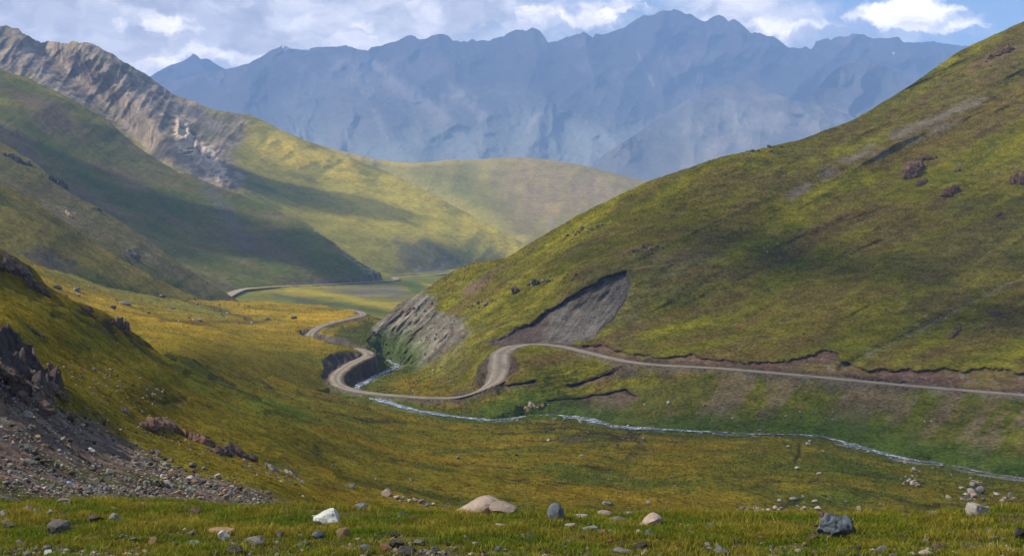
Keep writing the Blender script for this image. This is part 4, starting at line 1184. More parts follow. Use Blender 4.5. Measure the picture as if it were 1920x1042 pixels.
def put_stone(name, p, w, h, kind, label, cat, group=None, own=None, depth=None, rot=None, tilt=0.0, wedge=0.0, sink=0.28):
    """a stone whose visible width and height (m) are w and h, resting sunk a little at p"""
    if own is not None:
        vv, ff = rock_verts(own[0], own[1] if len(own) > 1 else 4, *(own[2:] or (13, 0.11)), depth=(0.6, 0.88) if own[0] in (301, 302, 303, 305, 306) else (0.4, 0.75))
        if wedge:                                      # tapers off towards one side
            vv = vv.copy(); t = sstep(-1.0, 0.45, vv[:, 0] * math.copysign(1, wedge))
            vv[:, 2] *= 1 - abs(wedge) * (1 - t)
        o = mesh_obj(name, vv, ff, SM[kind], smooth=True)
    else:
        o = bpy.data.objects.new(name, stone_mesh(rnd.randrange(len(SHAPES)), kind)); C.objects.link(o)
    d = depth if depth is not None else w * rnd.uniform(0.7, 1.0)
    o.scale = (w / 2, d / 2, h * 1.3 / 2)
    o.rotation_euler = (0, tilt, rnd.uniform(-0.4, 0.4) if rot is None else rot)
    o.location = (p[0], p[1] + d * 0.35, p[2] - h * sink)
    return set_props(o, label, cat, group)


def fg_point(px, py):
    ysr = np.arange(8.4, 14.6, 0.02)
    x = (px - CX) / F * ysr
    z = fg_z(x, ysr)
    row = HY - z / ysr * F
    ok = np.nonzero(row <= py)[0]
    i = ok[0] if len(ok) else int(row.argmin())
    return Vector((x[i], ysr[i], z[i]))


# (column, foot row, width, height, kind, what it is called, seed of its own shape or None)
FG = [
    (897, 965, 84, 34, 'pink', "large pale pink granite boulder, left and taller of the joined pair at the turf edge", (301, 5, 9, 0.07)),
    (944, 964, 56, 24, 'pink', "low rounded pink granite boulder, right half of the joined pair at the turf edge", (302, 5, 8, 0.06)),
    (611, 988, 52, 32, 'white', "big white stone with green and black lichen standing in the turf", (303, 5, 11, 0.10)),
    (641, 1011, 30, 23, 'tan', "rounded tan stone just right below the big white lichen stone", (304,)),
    (1041, 979, 32, 36, 'blue', "upright rounded blue grey boulder with a dark notch, alone in the grass", (305, 5, 11, 0.07)),
    (1217, 988, 54, 28, 'pink', "pink granite wedge of rock sloping down to its left, right of the blue grey boulder", (306, 5, 11, 0.06)),
    (1570, 1016, 68, 54, 'blue', "biggest dark boulder, cracked and layered, with a pale left flank", (307, 5, 14, 0.15)),
    (1594, 1001, 26, 33, 'dark', "dark brown upper corner block leaning on the cracked big boulder", (308, 4, 10, 0.12)),
    (1546, 975, 22, 15, 'brown', "small brown stone right behind the cracked big boulder", None),
    (1837, 970, 41, 27, 'pale', "pale grey speckled boulder with a pointed top on the far right of the turf edge", (309, 5, 8, 0.07)),
    (105, 1001, 46, 25, 'grey', "angular grey brown boulder with a dark face, low on the left of the turf", (310, 4, 12, 0.10)),
    (171, 983, 37, 17, 'brown', "flat dark brown stone right of the angular boulder on the left", (311,)),
    (216, 980, 31, 21, 'grey', "grey stone with a pointed left end, between flat brown stone and open grass", (312,)),
    (117, 945, 28, 10, 'pink', "flat pale pink stone at the foot of the scree slope", (313,)),
    (51, 962, 19, 17, 'tan', "pinkish tan stone with grey stone beside it near the left edge", None),
    (69, 963, 18, 12, 'grey', "grey stone leaning against the pinkish tan one near the left edge", None),
    (92, 966, 12, 11, 'green', "little blue green stone right of the tan and grey pair", None),
    (4, 972, 20, 16, 'pale', "pale stone cut off by the left border of the photo", None),
    (13, 990, 24, 14, 'grey', "rounded grey stone near the left border below the pale one", None),
    (36, 1028, 24, 15, 'grey', "broad grey stone in the bottom left corner", None),
    (89, 1041, 14, 10, 'white', "small white stone at the very bottom left of the turf", None),
    (110, 1038, 17, 9, 'grey', "grey stone just right of the small white one at bottom left", None),
    (270, 951, 14, 11, 'grey', "squarish grey stone by the tuft of tall yellow grass", None),
    (213, 957, 13, 7, 'grey', "low grey stone left of the squarish one near the scree foot", None),
    (295, 984, 17, 7, 'pale', "thin pale slab lying in open grass right of the pointed grey stone", None),
    (365, 962, 26, 11, 'brown', "mossy brown stone in open grass below the lower end of the scree", None),
    (226, 1011, 15, 9, 'blue', "blue grey stone, left of two below the pointed grey stone", None),
    (245, 1017, 16, 9, 'grey', "grey stone, right of two below the pointed grey stone", None),
    (286, 1025, 19, 20, 'tan', "upright tan stone with a dark foot", (314,)),
    (325, 1026, 17, 9, 'grey', "low grey stone between the upright tan stone and the bluish white one", None),
    (362, 1027, 24, 15, 'white', "bluish white broken stone with two lumps near the bottom", (315,)),
    (360, 1005, 17, 9, 'grey', "dark grey stone left of the long tan slab", None),
    (412, 1004, 52, 11, 'tan', "long low tan slab lying behind the sharp bluish white stone", (316, 4, 8, 0.07)),
    (419, 1013, 23, 19, 'white', "sharp cornered bluish white stone in front of the long tan slab", (317, 4, 12, 0.05)),
    (476, 1023, 46, 14, 'grey', "long flat grey slab low in the turf, left of centre", (318, 4, 9, 0.08)),
    (440, 1044, 42, 19, 'dark', "dark rock cut by the bottom border under the long flat grey slab", (319,)),
    (678, 954, 26, 14, 'blue', "dark blue grey stone on the turf edge, up and right of the white lichen stone", (320, 4, 11, 0.06)),
    (754, 969, 28, 8, 'dark', "flat topped dark slab left of the pink boulder pair", None),
    (777, 976, 21, 8, 'brown', "reddish brown stone just below the flat topped dark slab", None),
    (750, 989, 18, 9, 'dark', "dark stone under the reddish brown one", None),
    (680, 992, 15, 9, 'dark', "small dark stone right of the white lichen stone", None),
    (739, 1008, 22, 12, 'dark', "angular dark stone in open grass right of the rounded tan stone", None),
    (594, 1010, 26, 13, 'blue', "blue grey stones lump in grass left of the rounded tan stone", None),
    (525, 1008, 15, 10, 'blue', "small tilted blue grey stone left of the other blue grey lump", None),
    (561, 1010, 16, 10, 'grey', "grey stone midway between two blue grey stones", None),
    (565, 1026, 26, 10, 'blue', "wide low blue grey stone below the midway grey stone", None),
    (505, 979, 16, 8, 'dark', "dark chip of stone in open grass far left of the white lichen stone", None),
    (521, 1021, 14, 7, 'green', "greenish pebble stone right of the long flat grey slab", None),
    (685, 1039, 27, 17, 'blue', "square blue grey stone at the bottom beside the pink stone", (321,)),
    (721, 1037, 29, 17, 'red', "reddish pink stone at the bottom between blue grey and dark stones", (322,)),
    (742, 1030, 31, 17, 'dark', "dark rock behind the reddish pink stone at the bottom", (323,)),
    (762, 1043, 36, 17, 'dark', "dark jagged rock cut by the bottom border right of the reddish pink stone", (324,)),
    (815, 1035, 18, 11, 'blue', "blue grey stone sunk in grass right of the dark jagged rock", None),
    (785, 1022, 26, 9, 'grey', "grey stone above the sunk blue grey one at the bottom", None),
    (938, 988, 24, 6, 'pale', "thin pale slab in grass below the pink boulder pair", None),
    (935, 1034, 17, 10, 'blue', "small blue grey stone at the bottom below the pink boulder pair", None),
    (1087, 973, 35, 6, 'pale', "long thin pale slab right of the upright blue grey boulder", None),
    (1133, 968, 33, 9, 'pink', "low pink humped stone at the turf edge, left of the pink wedge", None),
    (1156, 978, 36, 8, 'grey', "flat grey brown slab below the low pink humped stone", None),
    (1180, 959, 19, 8, 'pale', "pale grey stone on the very edge of the turf left of the pink wedge", None),
    (1110, 996, 34, 10, 'green', "tilted greenish slab in the grass below the flat grey brown slab", (325,)),
    (1071, 990, 24, 9, 'pale', "pale stone left of the tilted greenish slab", None),
    (1130, 1003, 15, 10, 'red', "round pink red stone right of the tilted greenish slab", None),
    (1147, 1001, 21, 8, 'grey', "low grey stone touching the round pink red one", None),
    (1200, 1002, 14, 9, 'pink', "small pink stone under the pink wedge", None),
    (1219, 1006, 17, 13, 'blue', "small blue grey stones under the right end of the pink wedge", None),
    (1291, 991, 16, 8, 'white', "small white stone alone in grass right of the pink wedge", None),
    (1336, 990, 19, 9, 'green', "greenish grey stone, left of two in the middle of the right half", None),
    (1354, 989, 14, 7, 'blue', "blue grey stone, right of two in the middle of the right half", None),
    (1272, 1037, 12, 10, 'tan', "small tan stone by the dark low rocks at the bottom", None),
    (1200, 1032, 30, 16, 'dark', "dark rock hump at the bottom below the pink wedge", (326,)),
    (1168, 1040, 40, 13, 'grey', "flat grey rock in front of the dark hump at the bottom", (327,)),
    (1355, 1041, 28, 17, 'blue', "dark blue grey stone at the bottom, left of the cracked big boulder", (328,)),
    (1437, 1006, 15, 9, 'grey', "grey stone left of the cracked big boulder in open grass", None),
    (1528, 1016, 28, 13, 'brown', "brown grey stone at the left foot of the cracked big boulder", (329,)),
    (1700, 969, 18, 11, 'dark', "dark stone at the turf edge, first right of the cracked big boulder", None),
    (1754, 969, 29, 9, 'green', "low greenish grey stone between dark stone and the pale speckled boulder", None),
    (1692, 1011, 17, 9, 'dark', "dark stone in grass right of the cracked big boulder", None),
    (1790, 1004, 19, 8, 'green', "low greenish stone in grass below the pale speckled boulder", None),
    (1826, 1006, 19, 11, 'brown', "brown stone with a pink cap below the pale speckled boulder", None),
    (1860, 1003, 24, 12, 'grey', "grey brown stone right below the pale speckled boulder", None),
    (1884, 1001, 15, 10, 'red', "red stone next to the grey brown one at the right", None),
    (1868, 1012, 19, 8, 'grey', "flat grey stone below the red stone at the right", None),
    (1914, 1012, 22, 24, 'dark', "dark rock cut by the right border", (330,)),
    (1760, 1035, 18, 17, 'brown', "pointed brown stone near the bottom right", (331,)),
    (1811, 1035, 19, 14, 'brown', "rounded brown stone right of the pointed brown one", None),
    (1860, 1026, 14, 8, 'pale', "small pale grey stone low on the right", None),
    (1896, 1038, 15, 9, 'pale', "pale stone in the bottom right corner", None),
    (1582, 1042, 27, 11, 'blue', "flat blue grey stone at the bottom under the cracked big boulder", None),
    (1606, 1037, 29, 14, 'dark', "dark stone at the bottom right under the cracked big boulder", None),
    (1655, 1039, 27, 16, 'grey', "humped grey stone at the bottom, between dark stone and bottom right group", None),
    (1735, 1043, 26, 11, 'pink', "pinkish stone at the bottom left of the pointed brown one", None),
]
for px, py, w, h, kind, lab, own in FG:
    p = fg_point(px, min(py, 1046))
    k = p.y / F
    nm = "boulder" if w > 40 else "stone"
    wd = {897: 0.55, 944: -0.25, 1217: 0.8, 1837: -0.2, 216: -0.6}.get(px, 0)
    put_stone(nm, p, w * k, h * k * (0.9 if wd else 0.95), kind, lab, nm, "stones lying in the foreground turf", own, wedge=wd, rot=0.0 if wd else None, depth=w * k * 0.8 if w > 40 else None)
# the pale pink pair and the big cracked one are the landmarks; smaller stones nobody could name apart
for i in range(270):
    px = rnd.uniform(-20, 1940)
    py = rnd.choice((rnd.uniform(1012, 1050), rnd.uniform(1024, 1050), rnd.uniform(1000, 1050), rnd.uniform(968, 1045)))
    p = fg_point(px, max(py, fg_edge(px) + 8)); k = p.y / F
    w = rnd.uniform(5, 13)
    put_stone("pebble", p, w * k, w * rnd.uniform(0.4, 0.75) * k, rnd.choice(['grey', 'grey', 'brown', 'pink', 'pale', 'blue', 'dark', 'green', 'tan', 'red']),
              "small loose pebble half hidden in the foreground grass", "pebble", "pebbles in the foreground grass")

# ------------------------------------------------------------------ boulders further off
FAR_STONES = [
    ('meadow', 1842, 926, 24, 14, 'grey', "largest grey boulder in the stony gully at the right of the meadow"),
    ('meadow', 1823, 925, 16, 10, 'pink', "round pink boulder left of the largest grey one in the stony gully"),
    ('meadow', 1827, 933, 15, 9, 'pink', "pink boulder just below the round pink one in the stony gully"),
    ('meadow', 1825, 911, 16, 7, 'pale', "pale boulder at the top of the stony gully near the stream bend"),
    ('meadow', 1869, 929, 12, 6, 'pale', "pale boulder right of the stony gully"),
    ('meadow', 1868, 875, 9, 6, 'pink', "pink boulder standing in the stream's right end"),
    ('meadow', 1713, 909, 13, 8, 'pink', "largest pink boulder of the small heap in mid meadow on the right"),
    ('meadow', 1704, 904, 8, 5, 'pale', "pale boulder on the left of the small heap in mid meadow"),
    ('meadow', 1719, 913, 9, 5, 'pink', "low pink boulder on the right of the small heap in mid meadow"),
    ('meadow', 1715, 883, 12, 7, 'pale', "pale stones lump between the stream and the small heap"),
    ('meadow', 1533, 957, 14, 8, 'pink', "pink boulder behind the turf edge, left of the one above the cracked big boulder"),
    ('meadow', 1612, 957, 15, 8, 'pink', "pink boulder behind the turf edge, right of the cracked big boulder"),
    ('meadow', 1528, 941, 12, 5, 'pale', "pale flat boulder in meadow above the row of pale stones"),
    ('meadow', 1488, 938, 16, 6, 'grey', "grey boulder by the dark grassy bank above the row of pale stones"),
    ('meadow', 1462, 941, 10, 6, 'pale', "pale boulder left of the dark grassy bank"),
    ('meadow', 1535, 890, 10, 5, 'pink', "pink boulder alone in the middle of the right meadow"),
    ('meadow', 1495, 879, 11, 5, 'pale', "pale boulder by the end of the dark crack in the meadow"),
    ('meadow', 1540, 851, 17, 7, 'pink', "cluster like pink boulder beside the crack below the stream"),
    ('meadow', 1515, 833, 10, 4, 'pale', "flat pale boulder just below the stream at the crack's head"),
    ('meadow', 1477, 840, 8, 5, 'pale', "pale boulder left of the crack below the stream"),
    ('meadow', 1430, 805, 13, 6, 'pink', "pink boulder on the far side of the stream"),
    ('meadow', 1424, 811, 12, 6, 'grey', "grey pink boulder in the stream below the pink one"),
    ('hillside', 1473, 782, 7, 5, 'pale', "pale boulder lying on the brown road embankment"),
    ('hillside', 1373, 786, 6, 4, 'pale', "small pale boulder near the foot of the brown embankment"),
    ('hillside', 1253, 758, 8, 6, 'pale', "pale boulder on the bank right of the red brown slip"),
    ('hillside', 1209, 762, 7, 5, 'pink', "pink boulder on the bank beside the red brown slip"),
    ('meadow', 725, 931, 21, 14, 'pink', "largest boulder at the upper end of the stone line left of the pink pair"),
    ('meadow', 744, 936, 14, 7, 'pink', "second boulder of the stone line left of the pink pair"),
    ('meadow', 660, 915, 20, 7, 'grey', "flat grey boulder up left of the stone line"),
    ('meadow', 1137, 945, 19, 6, 'grey', "flat grey boulder in the meadow above the low pink humped stone"),
    ('meadow', 1215, 945, 9, 6, 'pink', "pink boulder in the meadow above the pink wedge"),
    ('meadow_terrace', 140, 545, 16, 7, 'blue', "round topped grey boulder in the golden meadow right of the crag"),
    ('meadow_terrace', 107, 543, 17, 8, 'dark', "dark boulder heap in the golden meadow against the crag"),
    ('meadow_terrace', 120, 558, 10, 6, 'dark', "dark boulder below the heap in the golden meadow"),
    ('meadow_terrace', 145, 555, 10, 5, 'grey', "low grey boulder under the round topped one in the golden meadow"),
    ('meadow_terrace', 209, 578, 14, 7, 'grey', "grey boulder in the golden meadow above the small outcrop"),
    ('meadow_terrace', 233, 571, 28, 7, 'grey', "wide flat grey slab in the golden meadow"),
    ('meadow_terrace', 303, 556, 15, 6, 'grey', "grey boulder at the top of the golden meadow below the spur"),
    ('meadow_terrace', 373, 602, 12, 6, 'pale', "pale boulder beside the dark crease of the golden meadow"),
    ('meadow_terrace', 323, 579, 9, 4, 'grey', "small grey boulder in the upper golden meadow"),
    ('meadow_terrace', 549, 599, 14, 6, 'brown', "brown boulder near the cut bank of the upper road bend"),
]
for lay, px, py, w, h, kind, lab in FAR_STONES:
    p = spot(lay, px, py); k = p.y / F
    put_stone("boulder", p, w * k, h * k, kind, lab, "boulder", "boulders strewn over the meadows and banks")


ROCKS = []


def strew(lay, lines, n, size, kinds, label, group, jit=6, name="rock"):
    for _ in range(n):
        ln = rnd.choice(lines)
        i = rnd.randrange(len(ln) - 1); t = rnd.random()
        px = ln[i][0] + (ln[i + 1][0] - ln[i][0]) * t + rnd.gauss(0, jit); py = ln[i][1] + (ln[i + 1][1] - ln[i][1]) * t + rnd.gauss(0, jit * 0.5)
        p = spot(lay, px, py); k = p.y / F
        w = rnd.uniform(*size) * rnd.choice((0.7, 1, 1, 1.3))
        ROCKS.append((w, p, w * rnd.uniform(0.45, 0.8) * k, rnd.choice(kinds), label, group))


strew('meadow', [[(748, 938), (800, 946), (850, 953)]], 16, (5, 10), ['pink', 'pale', 'grey'], "pale rock in the line of stones left of the pink boulder pair", "line of stones behind the turf", 4)
strew('meadow', [[(1355, 955), (1430, 954), (1520, 954)], [(1375, 961), (1470, 960)]], 26, (5, 12), ['pink', 'pale', 'grey'], "pale rock in the row just behind the turf edge, left of the cracked boulder", "row of pale rocks behind the turf edge", 5)
strew('meadow', [[(1800, 915), (1822, 940)], [(1815, 915), (1845, 895)], [(1780, 935), (1900, 940)], [(1860, 925), (1900, 938)]], 34, (4, 9), ['pink', 'pale', 'grey'], "pale rock in the stony gully at the right of the meadow", "rocks in the stony gully", 6)
strew('meadow', [[(1695, 905), (1725, 885)], [(1690, 895), (1725, 915)]], 16, (4, 8), ['pink', 'pale'], "pale rock around the small heap in mid meadow on the right", "rocks by the small heap", 5)
strew('meadow', [[(940, 788), (1100, 792), (1180, 806), (1420, 818), (1600, 842), (1800, 885)]], 45, (3, 7), ['pink', 'pale', 'grey'], "pale rock beside the winding stream", "rocks beside the stream", 5)
strew('meadow', [[(1030, 820), (1300, 822)], [(620, 860), (1100, 870)], [(660, 900), (1300, 900)], [(1400, 850), (1900, 900)], [(1250, 935), (1750, 935)]], 60, (2.5, 6), ['pink', 'pale', 'grey', 'brown'], "scattered rock lying in the open meadow", "rocks scattered over the meadow", 14)
strew('hillside', [[(955, 548), (1000, 530), (1070, 515)], [(880, 575), (940, 565)], [(1060, 440), (1130, 425)], [(1190, 470), (1230, 462)], [(1390, 285), (1470, 280)]], 60, (3, 8), ['brown', 'dark', 'rust', 'grey'], "dark rock on the grassy nose of the big hillside", "rocks on the hill nose", 7)
strew('hillside', [[(1560, 400), (1900, 300)], [(1700, 560), (1900, 640)], [(1300, 450), (1600, 500)], [(1800, 140), (1900, 90)], [(1640, 660), (1760, 600)]], 60, (2.5, 6), ['brown', 'grey', 'rust', 'pale'], "small rock on the upper grass slope of the big hillside", "rocks on the upper slope", 22)
strew('hillside', [[(980, 768), (1050, 752)], [(960, 765), (1010, 760)]], 26, (4, 9), ['tan', 'brown', 'pink'], "tan rock in the heap at the foot of the red brown slip", "rock heap below the slip", 5)
strew('hillside', [[(1200, 740), (1900, 800)], [(1300, 770), (1600, 790)], [(880, 690), (760, 715)], [(700, 715), (900, 725)]], 50, (2.5, 5), ['pale', 'grey', 'brown'], "small rock on the bank between road and stream", "rocks on the lower bank", 16)
strew('hillside', [[(690, 640), (800, 570)], [(740, 670), (850, 600)], [(700, 672), (820, 676)]], 50, (3, 7), ['brown', 'grey', 'dark', 'rust'], "loose rock on the bare grey green scree face above the road loop", "rocks on the scree face", 16)
strew('meadow_terrace', [[(90, 520), (300, 590)], [(330, 560), (520, 605)], [(330, 600), (520, 605)]], 45, (2.5, 6), ['grey', 'pale', 'brown'], "small rock strewn over the golden meadow", "rocks strewn over the golden meadow", 12)

# the scree slope at the lower left: the larger stones one by one, the finer debris as one mass
SCREE_LINES = [([(-10, 690), (60, 770), (180, 810)], 30), ([(-10, 800), (120, 840), (300, 900), (460, 935)], 26), ([(-10, 870), (150, 890), (400, 930)], 22), ([(0, 915), (300, 925)], 12), ([(230, 850), (330, 890), (500, 940)], 14)]
for i in range(290):
    ln, jit = rnd.choice(SCREE_LINES)
    j = rnd.randrange(len(ln) - 1); t = rnd.random()
    px = ln[j][0] + (ln[j + 1][0] - ln[j][0]) * t + rnd.gauss(0, jit); py = min(ln[j][1] + (ln[j + 1][1] - ln[j][1]) * t + rnd.gauss(0, jit * 0.6), 950)
    p = spot('meadow', px, py); k = p.y / F
    w = rnd.choice((rnd.uniform(6, 11), rnd.uniform(6, 11), rnd.uniform(9, 19)))
    ROCKS.append((w, p, w * rnd.uniform(0.4, 0.75) * k, rnd.choice(['grey', 'grey', 'brown', 'brown', 'brown', 'dark', 'pale', 'tan', 'green']),
                  "broken rock lying on the scree slope at the lower left", "rocks on the scree slope"))
# the 290 rocks that show largest are objects of their own; the finer ones become one mass of rubble
ROCKS.sort(key=lambda q: -q[0])
for w, p, h, kind, lab, grp in ROCKS[:290]:
    put_stone("rock", p, w * p.y / F, h, kind, lab, "rock", grp)


def debris(name, lay, lines, n, size, cols, seed):
    r = random.Random(seed)
    V, Fc, Cl = [], [], []
    base = []
    for i in range(5):
        vv, ff = rock_verts(700 + i, 1, 6, 0.12); base.append((vv, ff))
    off = 0
    for _ in range(n):
        ln, jit = r.choice(lines)
        j = r.randrange(len(ln) - 1); t = r.random()
        px = ln[j][0] + (ln[j + 1][0] - ln[j][0]) * t + r.gauss(0, jit); py = ln[j][1] + (ln[j + 1][1] - ln[j][1]) * t + r.gauss(0, jit * 0.6)
        p = fg_point(px, max(py, fg_edge(px) + 4)) if lay is None else spot(lay, px, min(py, 955))
        k = p.y / F; w = r.uniform(*size) * k / 2
        vv, ff = r.choice(base); a = r.uniform(0, 6.28)
        q = vv * np.array([w, w * r.uniform(0.6, 1), w * r.uniform(0.35, 0.8)])
        q = np.stack([q[:, 0] * math.cos(a) - q[:, 1] * math.sin(a), q[:, 0] * math.sin(a) + q[:, 1] * math.cos(a), q[:, 2] - w * 0.3], 1)
        V.append(q + np.array(p)); Fc.append(ff + off); off += len(vv)
        Cl.append(np.tile(np.array(r.choice(cols)) * r.uniform(0.7, 1.3), (len(vv), 1)))
    o = mesh_obj(name, np.concatenate(V), np.concatenate(Fc), m_debris, np.concatenate(Cl), smooth=False)
    o['kind'] = 'stuff'
    return o


m_debris = ground_mat("debris_stone", 0.15, 0.01, 0.4)
STC = [(0.15, 0.14, 0.13), (0.10, 0.08, 0.065), (0.24, 0.21, 0.175), (0.16, 0.14, 0.11), (0.32, 0.26, 0.20), (0.06, 0.055, 0.05)]
debris("scree", 'meadow', SCREE_LINES * 3 + [([(250, 795), (420, 850), (560, 905)], 14), ([(120, 690), (300, 760)], 34)], 4200, (2, 7), STC, 5)
debris("gravel", None, [([(-20, 1042), (1940, 1042)], 9), ([(-20, 1030), (400, 1030)], 14), ([(1400, 1035), (1940, 1030)], 14), ([(-20, 1000), (1940, 1000)], 18)], 2600, (1.5, 5.5), STC, 6)
debris("gravel", None, [([(-20, 1044), (1940, 1044)], 7), ([(640, 1034), (820, 1036)], 8), ([(1480, 1038), (1940, 1034)], 9), ([(-20, 1036), (300, 1036)], 9)], 330, (6, 17), STC, 8)

RC = {'grey': (0.19, 0.18, 0.165), 'brown': (0.12, 0.09, 0.068), 'dark': (0.07, 0.065, 0.06), 'blue': (0.14, 0.17, 0.2), 'pale': (0.36, 0.34, 0.32), 'pink': (0.36, 0.26, 0.20), 'green': (0.2, 0.23, 0.19), 'tan': (0.32, 0.22, 0.13), 'rust': (0.13, 0.08, 0.055)}
V, Fc, Cl, off = [], [], [], 0
for w, p, h, kind, lab, grp in ROCKS[290:]:
    vv, ff = SHAPES[rnd.randrange(len(SHAPES))]
    a = w * p.y / F / 2
    V.append(vv * np.array([a, a * rnd.uniform(0.7, 1), h * 0.6]) + np.array([p.x, p.y, p.z - h * 0.25])); Fc.append(ff + off); off += len(vv)
    Cl.append(np.tile(np.array(RC[kind]) * rnd.uniform(0.75, 1.2), (len(vv), 1)))
o = mesh_obj("rubble", np.concatenate(V), np.concatenate(Fc), m_debris, np.concatenate(Cl))
o['kind'] = 'stuff'

# ------------------------------------------------------------------ outcrops and crags
SHARDS = [rock_verts(800 + i, 3, 11, 0.14, (0.35, 0.75), 2.2) for i in range(7)]


def outcrop(lay, line, width, height, n, kind, label, seed, lean=(-0.35, 0.15), squash=0.6, sink=0.35, name="rock_outcrop"):
    """jagged rock breaking through the turf along a traced line; width and height in photo pixels there"""
    r = random.Random(seed)
    pts = [spot(lay, *q) for q in line]
    base = pts[0].copy()
    V, Fc = [], []
    off = 0
    for i in range(n):
        t = (i + r.random()) / n * (len(pts) - 1)
        j = min(int(t), len(pts) - 2)
        p = pts[j].lerp(pts[j + 1], t - j)
        k = p.y / F
        env = 0.55 + 0.45 * math.sin(math.pi * min(max((i + 0.5) / n, 0.08), 0.92)) if len(pts) > 1 else 1
        h = height * k * r.uniform(0.45, 0.95) * env
        w = h * squash * r.uniform(0.85, 1.5)
        vv, ff = SHARDS[r.randrange(len(SHARDS))]
        M = Matrix.Rotation(lean[0] + r.gauss(0, 0.08), 4, 'Y') @ Matrix.Rotation(lean[1] + r.gauss(0, 0.08), 4, 'X') @ Matrix.Rotation(r.uniform(0, 6.28), 4, 'Z')
        M3 = np.array(M.to_3x3())
        q = (vv * np.array([w / 2, w / 2 * r.uniform(0.7, 1.3), h / 2 * (1 + sink)])) @ M3.T
        ox, oy = r.gauss(0, width * k * 0.4), r.gauss(0, width * k * 0.35)
        q += np.array([p.x + ox - base.x, p.y + oy - base.y, p.z - base.z - h * sink - abs(oy) * 0.15])
        V.append(q); Fc.append(ff + off); off += len(vv)
        here = np.array([p.x + ox - base.x, p.y + oy - base.y, p.z - base.z])
        if i:                                          # low rock joining it to its neighbour
            dv = here - prev; ln = np.linalg.norm(dv) + 1e-6
            ax = dv / ln; sd = np.cross(ax, [0, 0, 1]); sd /= np.linalg.norm(sd) + 1e-9; up = np.cross(sd, ax)
            vv, ff = SHARDS[r.randrange(len(SHARDS))]
            vv = vv - np.array([0, 0, 1.0])
            q = (here + prev) / 2 + vv[:, 0:1] * ax * (ln * 0.5 + w * 0.45) + vv[:, 1:2] * sd * w * 0.5 + vv[:, 2:3] * up * h * 0.32
            V.append(q); Fc.append(ff + off); off += len(vv)
        prev = here
    o = mesh_obj(name, np.concatenate(V), np.concatenate(Fc), SM[kind], smooth=False)
    o.location = base
    return set_props(o, label, "outcrop", "rocky outcrops on the slopes")


outcrop('meadow', [(-40, 488), (0, 500), (30, 510), (55, 520)], 16, 44, 34, 'crag', "jagged dark red crag on the skyline of the near left slope", 1)
outcrop('meadow', [(52, 522), (66, 545), (82, 552), (93, 556)], 8, 32, 22, 'crag', "lower jagged dark crag stepping down right of the skyline crag", 2)
outcrop('meadow', [(160, 580), (172, 586)], 3, 14, 8, 'crag', "small dark tooth of rock on the edge of the near left slope", 3)
outcrop('meadow', [(208, 606), (222, 610), (236, 622)], 8, 24, 18, 'crag', "reddish crag above the terrace at the slope's edge, left of the golden meadow", 4, lean=(0.35, 0.1))
outcrop('meadow', [(-30, 690), (10, 712), (40, 740), (70, 772)], 40, 46, 80, 'crag', "big shattered dark cliff at the left border above the scree", 5, lean=(-0.5, 0.1))
outcrop('meadow', [(82, 715), (100, 732), (122, 748)], 8, 34, 18, 'crag', "dark slanting rib of rock right of the big shattered cliff", 6, lean=(-0.75, 0.1))
outcrop('meadow', [(266, 800), (300, 800), (325, 808), (345, 818)], 13, 32, 40, 'rust', "rusty lichen covered outcrop, upper part of the long rock rib on the left slope", 7, lean=(-0.3, 0.1), squash=0.8)
outcrop('meadow', [(345, 818), (380, 832), (410, 842)], 10, 24, 28, 'rust', "middle outcrop of the long rusty rock rib on the left slope", 8, lean=(-0.3, 0.1), squash=0.8)
outcrop('meadow', [(402, 850), (440, 854), (482, 868)], 11, 30, 36, 'crag', "grey brown lower outcrop of the long rock rib on the left slope", 9, lean=(-0.35, 0.1), squash=0.7)
outcrop('meadow', [(498, 872), (515, 884), (545, 892), (568, 906)], 4, 15, 16, 'grey', "thin grey tail of rocks below the long rusty rib", 10, squash=0.9)
outcrop('meadow', [(226, 770), (246, 772)], 5, 14, 8, 'grey', "small grey outcrop left of the long rusty rib", 11)
outcrop('meadow', [(0, 630), (16, 640)], 7, 18, 10, 'dark', "dark rock lump at the left border above the shattered cliff", 12)
outcrop('meadow', [(52, 612), (72, 628), (82, 632)], 4, 12, 10, 'dark', "narrow dark outcrop in the green strip of the near left slope", 13)
outcrop('meadow', [(272, 905), (300, 912), (322, 916)], 6, 18, 14, 'dark', "dark blocky outcrop in the lower right of the scree slope", 14)
outcrop('meadow', [(130, 848), (150, 858), (178, 875)], 8, 16, 12, 'dark', "row of dark blocks along the upper edge of the scree slope", 15)
outcrop('hillside', [(1704, 334), (1716, 322), (1728, 312)], 8, 28, 26, 'rust', "largest rusty outcrop high on the right hillside", 20, squash=0.8)
outcrop('hillside', [(1728, 300), (1740, 300), (1756, 296)], 4, 14, 12, 'rust', "narrow rusty crest of rocks right above the largest hillside outcrop", 21)
outcrop('hillside', [(1716, 350), (1730, 346), (1742, 338)], 4, 13, 12, 'rust', "thin rusty outcrop slanting just below the largest hillside outcrop", 22)
outcrop('hillside', [(1772, 368), (1785, 362), (1798, 354)], 7, 20, 20, 'rust', "rounded brown outcrop right below the largest hillside outcrop", 23, squash=0.8)
outcrop('hillside', [(1905, 345), (1925, 335)], 8, 28, 14, 'rust', "reddish outcrop cut by the right border on the hillside", 24)
outcrop('hillside', [(1868, 405), (1880, 400)], 4, 10, 7, 'rust', "small reddish outcrop on the grey scrub slope near the right border", 25)
outcrop('hillside', [(1790, 322), (1806, 320)], 4, 8, 7, 'brown', "low grey brown outcrop right of the largest hillside outcrop", 26, squash=1.0)
outcrop('hillside', [(1858, 592), (1880, 588)], 5, 12, 9, 'rust', "rusty outcrop near the right border above the gully's green side", 27, squash=0.9)
